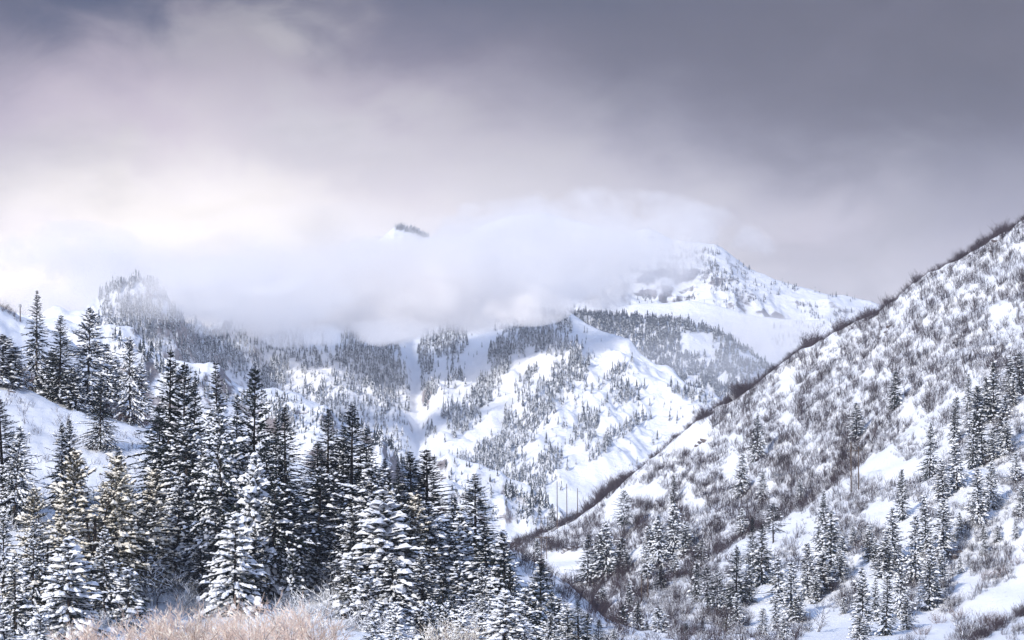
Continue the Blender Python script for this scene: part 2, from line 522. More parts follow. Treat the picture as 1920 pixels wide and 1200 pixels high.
M_needle = plain_mat("fir_needles", (0.010, 0.016, 0.015), (0.026, 0.036, 0.029), per_object=0.5)
M_needle_olive = plain_mat("olive_and_sun_tint_needles", (0.050, 0.048, 0.026), (0.105, 0.092, 0.052), per_object=0.4)  # olive green; on the frosted firs this colour stands in for warm sunlight
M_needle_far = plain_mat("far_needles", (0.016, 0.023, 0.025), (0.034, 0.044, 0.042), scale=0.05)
M_bark = plain_mat("dark_bark", (0.030, 0.024, 0.022), (0.065, 0.052, 0.046), scale=3.0)
M_snow = plain_mat("branch_snow", (0.78, 0.81, 0.87), (0.88, 0.90, 0.93), rough=0.6, scale=0.8)
M_frost = plain_mat("sun_tinted_frost", (0.78, 0.74, 0.65), (0.90, 0.86, 0.77), rough=0.7, scale=0.8)  # frost with the sun's warm tint put into its colour
M_stem = plain_mat("shrub_stems", (0.026, 0.019, 0.023), (0.068, 0.050, 0.055), scale=0.9, per_object=0.6)
M_stem_dark = plain_mat("ridge_shrub_stems", (0.040, 0.030, 0.036), (0.075, 0.056, 0.064), scale=0.9, per_object=0.4)
M_stem_red = plain_mat("russet_stems", (0.10, 0.060, 0.055), (0.19, 0.125, 0.11), scale=0.9, per_object=0.4)
M_tan = plain_mat("willow_twigs", (0.50, 0.37, 0.30), (0.76, 0.62, 0.53), scale=0.7, per_object=0.35)
M_tan_stem = plain_mat("willow_stems", (0.16, 0.11, 0.09), (0.28, 0.20, 0.16), scale=1.5)
M_pole = plain_mat("weathered_pole_wood", (0.075, 0.055, 0.042), (0.15, 0.115, 0.09), scale=2.5)
M_metal = plain_mat("galvanised_metal", (0.30, 0.31, 0.32), (0.42, 0.43, 0.44), rough=0.5, scale=4.0, spec=0.5)
M_rock = terrain_mat("outcrop_rock", 0.25, 0.55, 3.0, rock=(0.13, 0.115, 0.115))


def unit(a):
    return a / np.maximum(np.linalg.norm(a, axis=-1, keepdims=True), 1e-9)


UPV = np.array([0, 0, 1.0])


class Blades:
    """kite-shaped sprays: base, direction, length, half width, fold"""
    def __init__(self):
        self.b, self.d, self.l, self.w, self.f, self.r = [], [], [], [], [], []

    def add(self, b, d, l, w, f=0.35, roll=0.0):
        self.b.append(b); self.d.append(d); self.l.append(l); self.w.append(w); self.f.append(f); self.r.append(roll)

    def mesh(self):
        b = np.array(self.b); d = unit(np.array(self.d)); l = np.array(self.l)[:, None]; w = np.array(self.w)[:, None]
        f = np.array(self.f)[:, None]; r = np.array(self.r)[:, None]
        s = unit(np.cross(d, UPV) + 1e-6)
        n = np.cross(s, d)
        s2 = s * np.cos(r) + n * np.sin(r); n2 = n * np.cos(r) - s * np.sin(r)
        mid = b + d * l * 0.5
        v = np.stack([b, mid + s2 * w - n2 * w * f, b + d * l - UPV * l * 0.12, mid - s2 * w - n2 * w * f], axis=1).reshape(-1, 3)
        i = np.arange(len(b))[:, None] * 4
        fc = np.concatenate([i + np.array([[0, 1, 2]]), i + np.array([[0, 2, 3]])], axis=0)
        return v, fc


class Lumps:
    """low irregular pillows of snow"""
    def __init__(self):
        self.c, self.a, self.s = [], [], []

    def add(self, c, axis, size):
        self.c.append(c); self.a.append(axis); self.s.append(size)

    def mesh(self, rng):
        if not self.c:
            return np.zeros((0, 3)), np.zeros((0, 3), int)
        c = np.array(self.c); a = unit(np.array(self.a)); s = np.array(self.s)   # size: (len, wid, hgt)
        side = unit(np.cross(a, UPV) + 1e-6); nn = np.cross(side, a)
        k = 6
        vs = []
        ang = np.arange(k) * 2 * np.pi / k
        jit = rng.uniform(0.7, 1.25, (len(c), k))
        for q in range(k):
            vs.append(c + a * (np.cos(ang[q]) * s[:, :1] * jit[:, q:q + 1]) + side * (np.sin(ang[q]) * s[:, 1:2] * jit[:, q:q + 1]) - nn * s[:, 2:3] * 0.35)
        for q in range(3):
            vs.append(c + a * (np.cos(ang[q * 2] + .5) * s[:, :1] * 0.5) + side * (np.sin(ang[q * 2] + .5) * s[:, 1:2] * 0.5) + nn * s[:, 2:3] * rng.uniform(0.5, 1.0, (len(c), 1)))
        v = np.stack(vs, axis=1).reshape(-1, 3)
        tr = [(0, 1, 6), (1, 2, 6), (2, 7, 6), (2, 3, 7), (3, 4, 7), (4, 8, 7), (4, 5, 8), (5, 0, 8), (0, 6, 8), (6, 7, 8)]
        i = np.arange(len(c))[:, None, None] * 9
        return v, (i + np.array(tr)[None]).reshape(-1, 3)


def tubes(segs, k=3):
    """segs: array (n, 8): p0, p1, r0, r1 -> prism mesh"""
    s = np.asarray(segs, dtype=float)
    p0, p1, r0, r1 = s[:, 0:3], s[:, 3:6], s[:, 6:7], s[:, 7:8]
    d = unit(p1 - p0)
    ref = np.where(np.abs(d[:, 2:3]) > 0.9, np.array([[1.0, 0, 0]]), np.array([[0, 0, 1.0]]))
    a = unit(np.cross(d, ref)); b = np.cross(d, a)
    ring0, ring1 = [], []
    for q in range(k):
        t = 2 * np.pi * q / k
        o = a * np.cos(t) + b * np.sin(t)
        ring0.append(p0 + o * r0); ring1.append(p1 + o * r1)
    v = np.stack(ring0 + ring1, axis=1).reshape(-1, 3)
    i = np.arange(len(s))[:, None, None] * (2 * k)
    f = np.array([[q, (q + 1) % k, (q + 1) % k + k, q + k] for q in range(k)])[None]
    return v, (i + f).reshape(-1, 4)


def to_tri(f):
    return np.concatenate([f[:, [0, 1, 2]], f[:, [0, 2, 3]]], axis=0)


# ------------------------------------------------------------------ conifers
def conifer(seed, H, R, snow=lambda t: 0.6, lump=0.25, crown=0.04, whorl=0.52, nb=7, power=0.85, droop=0.5, bare_lower=False, tops=1, needle=None, frost=None, ragged=0.42, lumpsize=0.85, fine=0.75):
    """returns data for (trunk, crown, snow) meshes; H height, R crown radius in metres"""
    R0 = R; R = R * 1.5
    rng = np.random.default_rng(seed)
    nd, sn, lp = Blades(), Blades(), Lumps()
    segs = []
    ph = rng.uniform(0, 6.28)
    tr = 0.012 * H + 0.05
    zz = np.linspace(0, H * (0.985 if tops == 1 else 0.6), 9)
    for a, b in zip(zz[:-1], zz[1:]):
        segs.append((0, 0, a, 0, 0, b, tr * (1 - a / H) + 0.02, tr * (1 - b / H) + 0.02))
    leaders = [(0.0, 0.0, crown * H, H, R)]
    if tops == 2:
        o = R * 0.34
        leaders = [(-o, 0.0, crown * H, H, R * 0.8), (o, o * 0.3, crown * H, H * 0.985, R * 0.8)]
        segs.append((0, 0, H * .3, o, o * .3, H * .97, tr * .5, 0.03)); segs.append((0, 0, H * .3, -o, 0, H * .97, tr * .5, 0.03))
    for (lx, ly, zb, zt, RR) in leaders:
        z = zb
        while z < zt - 0.25:
            t = (z - zb) / (zt - zb)
            prof = (1 - t) ** power * min(1.0, 0.62 + 2.6 * t)
            nbr = max(3, int(round(nb * (0.6 + 0.4 * prof) + rng.uniform(-.5, .8))))
            a0 = rng.uniform(0, 6.283)
            gap = rng.uniform(0.74, 1.14)
            for q in range(nbr):
                az = a0 + q * 6.283 / nbr + rng.uniform(-.45, .45)
                lob = 0.5 + 0.5 * math.sin(az * 2 + z * 0.45 + ph) * math.cos(z * 0.83 - az + ph * 2.3)
                L = RR * prof * gap * (0.78 + 0.44 * lob) * rng.uniform(1 - ragged, 1.0 + ragged * 0.45) + 0.12
                if rng.random() < 0.06:
                    continue
                hx, hy = math.cos(az), math.sin(az)
                e0 = math.radians(38 * t - 14 * (1 - t) + rng.normal(0, 13))
                dr = droop * (1 - 0.7 * t) * rng.uniform(0.6, 1.3)
                n = max(2, int(L / 0.36))
                z0 = z + rng.uniform(-.38, .38)
                pts = []
                for i in range(n + 1):
                    s = i / n
                    r = L * s * (1 - 0.10 * dr * s)
                    zr = L * (math.sin(e0) * s - dr * s * s * 0.62 + 0.16 * dr * s ** 4)
                    pts.append((lx + hx * r, ly + hy * r, z0 + zr))
                ts = snow(t) * (0.35 + 1.3 * (0.5 + 0.5 * math.sin(az * 2.0 + z * 0.9 + ph) * math.sin(z * 0.55 + ph * 1.7 + az)))
                heavy = rng.uniform(0.5, 1.5)
                for i in range(1, n + 1):
                    p = np.array(pts[i]); pm = np.array(pts[i - 1])
                    d = p - pm
                    dl = np.linalg.norm(d) + 1e-9
                    d = d / dl
                    s = i / n
                    sd = np.array([-hy, hx, 0.0])
                    tw = (0.25 + 0.26 * min(L, 3.0) / 3.0 * (1.15 - s)) * rng.uniform(0.8, 1.3) * (0.72 + 0.28 * H / 25)
                    if s < 0.28 and L > 1.6:
                        continue
                    for sg in (-1, 1, -1, 1) if rng.random() < 0.55 else (-1, 1):
                        dd = d * rng.uniform(0.45, 0.9) + sd * sg * rng.uniform(0.55, 1.0) + UPV * rng.uniform(-0.38, 0.02)
                        ln = tw * rng.uniform(0.8, 1.35); wd = ln * rng.uniform(0.20, 0.30)
                        b0 = p - d * dl * rng.uniform(0, .8)
                        nd.add(b0, dd, ln, wd, 0.5, rng.uniform(-.5, .5))
                        if rng.random() < ts * heavy * 0.75 * fine:
                            sn.add(b0 + UPV * 0.05 + d * .02, dd + UPV * .05, ln * rng.uniform(.7, .98), wd * rng.uniform(0.75, 1.15), 0.30, rng.uniform(-.2, .2))
                    nd.add(pm, d + UPV * rng.uniform(-.25, .1), dl * 1.35 + 0.12, 0.13 + 0.05 * rng.random(), 0.6, rng.uniform(-.6, .6))
                    if rng.random() < 0.55:
                        nd.add(p, d * .3 + sd * rng.uniform(-.4, .4) - UPV * 0.9, tw * rng.uniform(0.5, 0.95), tw * 0.2, 0.1, rng.uniform(-1, 1))
                    if rng.random() < ts * heavy * 0.6 * fine:
                        sn.add(pm + UPV * 0.05, d, dl * 1.25, 0.12 + .07 * rng.random(), 0.25)
                    if rng.random() < lump * ts * heavy * (0.4 + 0.8 * s):
                        sz = rng.uniform(0.15, 0.36) * (1.7 if rng.random() < .16 else 1.0) * lumpsize
                        lp.add(p + UPV * (0.05 + sz * .15) + rng.normal(0, .05, 3), d + UPV * rng.uniform(-.15, .1), (sz * rng.uniform(0.9, 1.5), sz * rng.uniform(.7, 1.0), sz * rng.uniform(.6, 1.0)))
            z += whorl * rng.uniform(0.75, 1.25) * (0.62 + 0.38 * (1 - t))
        # leader shoot
        for q in range(5):
            az = rng.uniform(0, 6.283)
            nd.add(np.array([lx, ly, zt - 0.5 + q * 0.1]), np.array([math.cos(az) * .35, math.sin(az) * .35, 1.0]), 0.45, 0.06, 0.2)
    if bare_lower:
        for q in range(26):
            az = rng.uniform(0, 6.283); z = rng.uniform(0.04 * H, crown * H)
            L = rng.uniform(0.5, 1.0) * R * 0.6
            e = np.array([math.cos(az) * L, math.sin(az) * L, z - L * rng.uniform(.05, .45)])
            segs.append((0, 0, z, *e, 0.045, 0.012))
            if rng.random() < 0.5:
                sn.add(np.array([0, 0, z + .05]), e - np.array([0, 0, z]), L * .9, 0.06, 0.1)
    tv, tf = tubes(segs, 7)
    cv, cf = nd.mesh()
    sv, sf = sn.mesh() if sn.b else (np.zeros((0, 3)), np.zeros((0, 3), int))
    lv, lf = lp.mesh(rng)
    sv2 = np.concatenate([sv, lv]); sf2 = np.concatenate([sf, lf + len(sv)])
    mt = bpy.data.meshes
    tm = mesh_obj("trunk", tv, tf, [M_bark], smooth=True, link=False).data
    cm = mesh_obj("crown", cv, cf, [needle or M_needle], link=False).data
    sm = mesh_obj("snow", sv2, sf2, [frost or M_snow], link=False).data
    return dict(H=H, R=R0, meshes=(tm, cm, sm))


VAR = {
    'dark':   conifer(101, 27, 4.6, snow=lambda t: 0.10 + 0.62 * (1 - t) ** 1.1, lump=0.22, droop=0.62, nb=9),
    'dark2':  conifer(102, 25, 3.9, snow=lambda t: 0.06 + 0.60 * (1 - t) ** 1.4, lump=0.2, droop=0.5, whorl=0.48, nb=9),
    'twin':   conifer(103, 24, 4.6, snow=lambda t: 0.05 + 0.5 * (1 - t) ** 1.3, lump=0.2, tops=2, droop=0.5, nb=9),
    'snowy':  conifer(104, 22, 4.3, snow=lambda t: 0.55 + 0.35 * (1 - t), lump=0.75, droop=0.70, nb=9),
    'laden':  conifer(105, 15, 3.4, snow=lambda t: 0.9, lump=1.0, droop=0.8, lumpsize=1.1, nb=9),
    'olive':  conifer(106, 20, 4.2, snow=lambda t: 0.95, lump=0.6, droop=0.6, needle=M_needle_olive, frost=M_frost, tops=2, power=0.72, fine=1.0),
    'stilt':  conifer(107, 20, 3.4, snow=lambda t: 0.55, lump=0.35, crown=0.30, bare_lower=True, droop=0.6, nb=9),
    'young':  conifer(108, 9, 2.1, snow=lambda t: 0.85, lump=0.55, droop=0.5, whorl=0.42),
    'spire':  conifer(109, 20, 2.5, snow=lambda t: 0.30 + 0.25 * (1 - t), lump=0.30, power=0.62, droop=0.55, ragged=0.5, fine=0.22, lumpsize=1.15, nb=10),
    'spire2': conifer(110, 18, 2.3, snow=lambda t: 0.55, lump=0.6, power=0.6, droop=0.6, ragged=0.5, fine=0.45, lumpsize=1.1, nb=10),
    'fir':    conifer(111, 19, 3.3, snow=lambda t: 0.28 + 0.25 * (1 - t), lump=0.3, fine=0.22, lumpsize=1.1, droop=0.6, nb=10),
    'fir2':   conifer(112, 17, 3.0, snow=lambda t: 0.55, lump=0.5, fine=0.45, lumpsize=1.1, droop=0.7, nb=10),
    'lolly':  conifer(113, 16, 3.0, snow=lambda t: 0.35, lump=0.25, crown=0.32, bare_lower=True, droop=0.35, power=0.6),
    'green':  conifer(114, 12, 3.4, snow=lambda t: 0.05, lump=0.05, droop=-0.35, needle=M_needle_olive, whorl=0.7, power=0.8),
    'dark_b':  conifer(121, 27, 4.6, snow=lambda t: 0.08 + 0.60 * (1 - t) ** 1.2, lump=0.25, droop=0.75, power=1.0, ragged=0.6, whorl=0.6, nb=9),
    'dark2_b': conifer(122, 25, 3.9, snow=lambda t: 0.10 + 0.55 * (1 - t) ** 1.2, lump=0.2, droop=0.4, power=0.7, ragged=0.55, nb=9),
    'snowy_b': conifer(123, 22, 4.3, snow=lambda t: 0.65, lump=0.8, droop=0.9, power=0.7, ragged=0.55, nb=9),
    'fir_b':   conifer(124, 19, 3.3, snow=lambda t: 0.35, lump=0.3, fine=0.22, lumpsize=1.1, droop=0.45, power=0.95, ragged=0.55, nb=10),
    'fir2_b':  conifer(125, 17, 3.0, snow=lambda t: 0.55, lump=0.5, fine=0.45, lumpsize=1.1, droop=0.8, power=0.7, ragged=0.5, nb=10),
    'spire_b': conifer(126, 20, 2.5, snow=lambda t: 0.36, lump=0.3, power=0.5, droop=0.7, ragged=0.6, fine=0.22, lumpsize=1.15, nb=10),
}
ALT = {k: [k] + ([k + '_b'] if k + '_b' in VAR else []) for k in VAR}
rnd = random.Random(7)


def place_tree(name, var, pos, H, R, label, group, cat="conifer"):
    V = VAR[rnd.choice(ALT[var])]
    w = rnd.uniform(0.88, 1.12) * (1.30 if pos[1] < 720 and group == G_L else 1.1)
    e = bpy.data.objects.new(name, None)
    COL.objects.link(e)
    e.empty_display_size = 0.5
    e.location = pos
    e.rotation_euler = (rnd.gauss(0, .028), rnd.gauss(0, .028), rnd.uniform(-.6, .6) if var in ('twin', 'olive') else rnd.uniform(0, 6.283))
    e.scale = (w * R / V['R'], w * R / V['R'], H / V['H'])
    tag(e, label, cat, group)
    tm, cm, sm = V['meshes']
    t = bpy.data.objects.new("trunk", tm); c = bpy.data.objects.new("crown", cm); s = bpy.data.objects.new("snow", sm)
    for o, p in ((t, e), (c, e), (s, c)):
        COL.objects.link(o)
        o.parent = p
    s['kind'] = 'stuff'
    return e


# column, tip row, base row, half width (photo pixels), kind, label
G_L = "conifers on the near hillside"
LEFT_TREES = [
    (68, 545, 735, 27, 'dark', "tall dark-topped fir beside the lone pole on the upper slope"),
    (112, 592, 755, 30, 'dark2', "dense black-green fir with little snow, on the upper slope edge"),
    (163, 577, 768, 35, 'snowy', "tall pointed fir with snow-hung lower boughs beside the black-green fir"),
    (203, 645, 748, 17, 'spire', "slim snowy fir between two taller firs on the upper slope"),
    (216, 668, 752, 11, 'spire2', None),
    (244, 632, 795, 27, 'snowy', "snow-streaked fir above brown brush at the end of the upper slope"),
    (266, 680, 785, 14, 'spire2', None),
    (187, 702, 842, 27, 'dark', "dark fir standing alone just below the snowy slope edge"),
    (4, 628, 722, 26, 'spire2', "snowy fir below the white hilltop at the slope's upper edge"),
    (30, 650, 725, 16, 'spire2', None), (95, 660, 745, 20, 'spire2', None), (140, 690, 770, 20, 'spire2', None),
    (8, 748, 965, 42, 'dark2', "broad dark fir on the open snow slope with twiggy shrubs"),
    (314, 658, 1012, 62, 'dark', "very tall dark fir with drooping snowy lower boughs, first of the tall dark row"),
    (343, 680, 1035, 46, 'dark2', "very tall narrow-topped fir between two broader dark firs"),
    (360, 694, 960, 30, 'dark', None),
    (415, 680, 1045, 56, 'dark', "very tall bushy-topped dark fir in the middle of the dark row"),
    (472, 690, 1085, 50, 'dark2', "very tall dark fir with a long thin tip"),
    (518, 785, 990, 36, 'dark', None),
    (538, 763, 1005, 46, 'dark', "dark fir beside a gap that shows the frosted foothill"),
    (613, 767, 1000, 44, 'dark', None), (658, 760, 1012, 52, 'dark2', "tallest dark fir above the rocky cliff band"),
    (683, 800, 965, 30, 'dark', None),
    (352, 785, 1065, 55, 'snowy', "snow-plastered fir in front of the tall narrow-topped fir"),
    (421, 762, 1110, 48, 'snowy', "snow-mottled fir before the bushy-topped dark fir"),
    (385, 850, 1070, 40, 'snowy', None), (455, 830, 1090, 36, 'snowy', None),
    (174, 847, 1152, 66, 'olive', "broad frosted fir, tinted as if sunlit, with twin tops above the tan brush"),
    (258, 875, 1112, 44, 'olive', "frosted pale fir with snow-hung boughs next to the twin-topped fir"),
    (215, 905, 1120, 34, 'olive', None),
    (134, 784, 955, 28, 'fir', None), (116, 792, 955, 28, 'fir', None),
    (86, 915, 1172, 44, 'olive', "frosted fir at the foot of the twiggy snow slope"),
    (129, 1008, 1196, 48, 'laden', "squat fir heaped with thick snow clumps under the twin-topped fir"),
    (240, 1065, 1178, 26, 'young', "small snow-laden young fir beside the tan brush"),
    (440, 965, 1152, 46, 'laden', "compact fir heaped with snow clumps behind the pinkish brush"),
    (474, 853, 1122, 42, 'laden', "tall ragged fir carrying big snow clumps"),
    (541, 905, 1122, 44, 'stilt', "snowy fir on a bare dark trunk beside another bare trunk"),
    (508, 900, 1124, 36, 'stilt', None),
    (553, 1030, 1135, 20, 'young', "narrow white young fir beside two bare trunks"),
    (593, 876, 1092, 42, 'stilt', "snowy fir on a slim bare trunk above frosted shrubs"),
    (376, 1015, 1122, 30, 'stilt', "thin snowy sapling fir on a crooked bare stem"),
    (311, 1015, 1065, 16, 'young', None), (150, 1100, 1190, 22, 'young', None), (75, 1150, 1225, 20, 'young', None),
    (6, 960, 1155, 32, 'snowy', "snowy fir with a bare foot beside the twiggy slope"),
    (43, 905, 972, 15, 'fir', "small dark fir alone in a snowy hollow"),
    (10, 1150, 1230, 26, 'young', None),
    (700, 866, 1105, 52, 'snowy', "wide snowy fir with a leaning frosted top"),
    (728, 890, 1080, 26, 'fir', None),
    (720, 922, 1152, 58, 'laden', "large sunlit fir with thick snow on every bough"),
    (754, 922, 1140, 42, 'olive', None), (660, 960, 1110, 36, 'snowy', None),
    (778, 847, 1062, 50, 'dark2', "broad black-green fir leaning on its twin"),
    (801, 844, 1065, 56, 'dark2', "broad black-green fir with a sharp tip beside the sunlit snowy fir"),
    (806, 945, 1135, 48, 'snowy', None), (840, 1000, 1135, 40, 'snowy', None),
    (892, 890, 1105, 46, 'dark', "lone pointed dark fir in front of the pale mountain base"),
    (868, 962, 1125, 36, 'fir2', None), (915, 985, 1150, 36, 'fir', None),
    (948, 1010, 1188, 38, 'fir', "dark fir where the near slope meets the brown brush"),
    (930, 992, 1170, 32, 'fir2', None),
    (1012, 1048, 1212, 38, 'fir', "dark snow-flecked fir beside the brown brush gully"),
    (985, 1100, 1215, 26, 'fir2', None), (1050, 1120, 1214, 20, 'fir2', None),
    (1085, 1125, 1222, 27, 'dark2', "small green-black fir at the mouth of the gully"),
    (1120, 1162, 1226, 18, 'dark2', None),
    (790, 1135, 1222, 24, 'young', "white snow-caked young fir above frosted shrubs"),
    (838, 1130, 1220, 17, 'young', None), (873, 1090, 1172, 24, 'young', None), (812, 1125, 1222, 18, 'young', None),
    (945, 1108, 1236, 40, 'laden', "sunlit fir with creamy snow at the edge of pale brush"), (905, 1150, 1230, 22, 'young', None),
    (690, 1080, 1180, 26, 'young', None), (760, 1060, 1160, 28, 'fir2', None),
    (642, 905, 1060, 30, 'fir', None), (570, 950, 1085, 28, 'fir2', None), (290, 860, 1030, 34, 'fir', None), (500, 830, 1020, 34, 'dark', None),
    (640, 800, 990, 34, 'dark', None), (595, 830, 980, 30, 'dark2', None), (440, 740, 990, 36, 'dark', None), (300, 760, 985, 36, 'dark2', None),
    (25, 800, 985, 30, 'snowy', None), (60, 980, 1175, 34, 'snowy', None), (30, 1040, 1190, 26, 'fir2', None), (195, 990, 1170, 32, 'snowy', None), (165, 960, 1130, 36, 'fir', None),
    (330, 900, 1080, 36, 'snowy', None), (405, 930, 1110, 34, 'snowy', None), (365, 930, 1100, 30, 'fir', None), (520, 960, 1110, 30, 'fir', None), (620, 940, 1090, 32, 'snowy', None), (575, 1000, 1110, 24, 'fir2', None),
    (655, 1040, 1160, 26, 'fir2', None), (740, 1040, 1165, 34, 'snowy', None), (685, 990, 1130, 34, 'fir', None), (790, 1040, 1170, 32, 'snowy', None), (830, 1060, 1180, 28, 'fir', None), (905, 1060, 1190, 30, 'snowy', None),
    (960, 1060, 1205, 28, 'fir', None), (1000, 1090, 1212, 22, 'fir2', None), (1035, 1105, 1214, 20, 'fir', None), (1065, 1130, 1216, 18, 'fir2', None), (1100, 1150, 1218, 16, 'fir', None), (970, 1140, 1222, 22, 'snowy', None),
    (270, 990, 1120, 26, 'fir', None), (225, 840, 1000, 26, 'fir', None), (480, 990, 1130, 26, 'fir', None), (720, 860, 1010, 26, 'dark2', None), (845, 930, 1090, 30, 'fir', None), (755, 870, 1040, 30, 'dark', None),
    (868, 1138, 1236, 24, 'laden', None), (905, 1120, 1228, 26, 'snowy', None), (985, 1160, 1236, 20, 'laden', None), (1030, 1150, 1236, 18, 'snowy', None), (745, 1130, 1232, 22, 'laden', None), (700, 1150, 1236, 18, 'young', None), (1150, 1180, 1236, 14, 'snowy', None),
    (860, 1050, 1165, 26, 'fir2', None), (770, 1000, 1110, 30, 'fir', None),
]
LOOK = {'dark': "dark fir with snowy lower boughs", 'dark2': "narrow green-black fir", 'snowy': "fir with snow along every bough", 'olive': "frosted fir tinted as if sunlit", 'fir': "mid-sized dark fir flecked with snow",
        'fir2': "mid-sized fir whitened by snow", 'stilt': "snowy fir on a bare lower trunk", 'young': "small white young fir", 'spire': "slim dark fir with snow shelves", 'spire2': "slim fir plastered with snow",
        'laden': "fir heaped with snow", 'lolly': "fir on a bare trunk", 'green': "olive-green fir"}


def near_zone(u, base):
    if base < 800: return "on the upper slope above the brown shrubs"
    if u < 300: return "beside the open twiggy slope" if base < 1040 else "beside the twin-topped frosted fir"
    if u < 560: return "in the row of very tall dark firs" if base < 1060 else "behind the tan willow thicket"
    if u < 700: return "near the leaning dead trunk" if base > 1040 else "above the leaning dead trunk"
    if u < 900: return "around the large sunlit fir" if base > 1090 else "around the pair of broad black-green firs"
    return "at the lower end of the near hillside"


def far_zone(u, base):
    if base < 960 and u > 1740: return "in the upper fir group of the shrubby hillside"
    if u > 1770: return "beside the smooth snowy clearing"
    if u > 1585 and base > 960: return "in the crowded lower fir group"
    if u > 1350 and base > 1000: return "on the spur below the brown brush line"
    if u > 1350: return "on the open upper part of the shrubby hillside"
    if base > 1115: return "at the foot of the spur by the gully"
    return "in the fir cluster below the three poles"


for (u, tip, base, hw, var, lab) in LEFT_TREES:
    p = left_hill.locate(u, base, 0.35)
    Y = p[1]
    bv = VH - (p[2] - CZ) * F / Y
    place_tree("fir_tree", var, p, (bv - tip) * Y / F, hw * Y / F, lab or (LOOK[var] + " " + near_zone(u, base)), G_L)

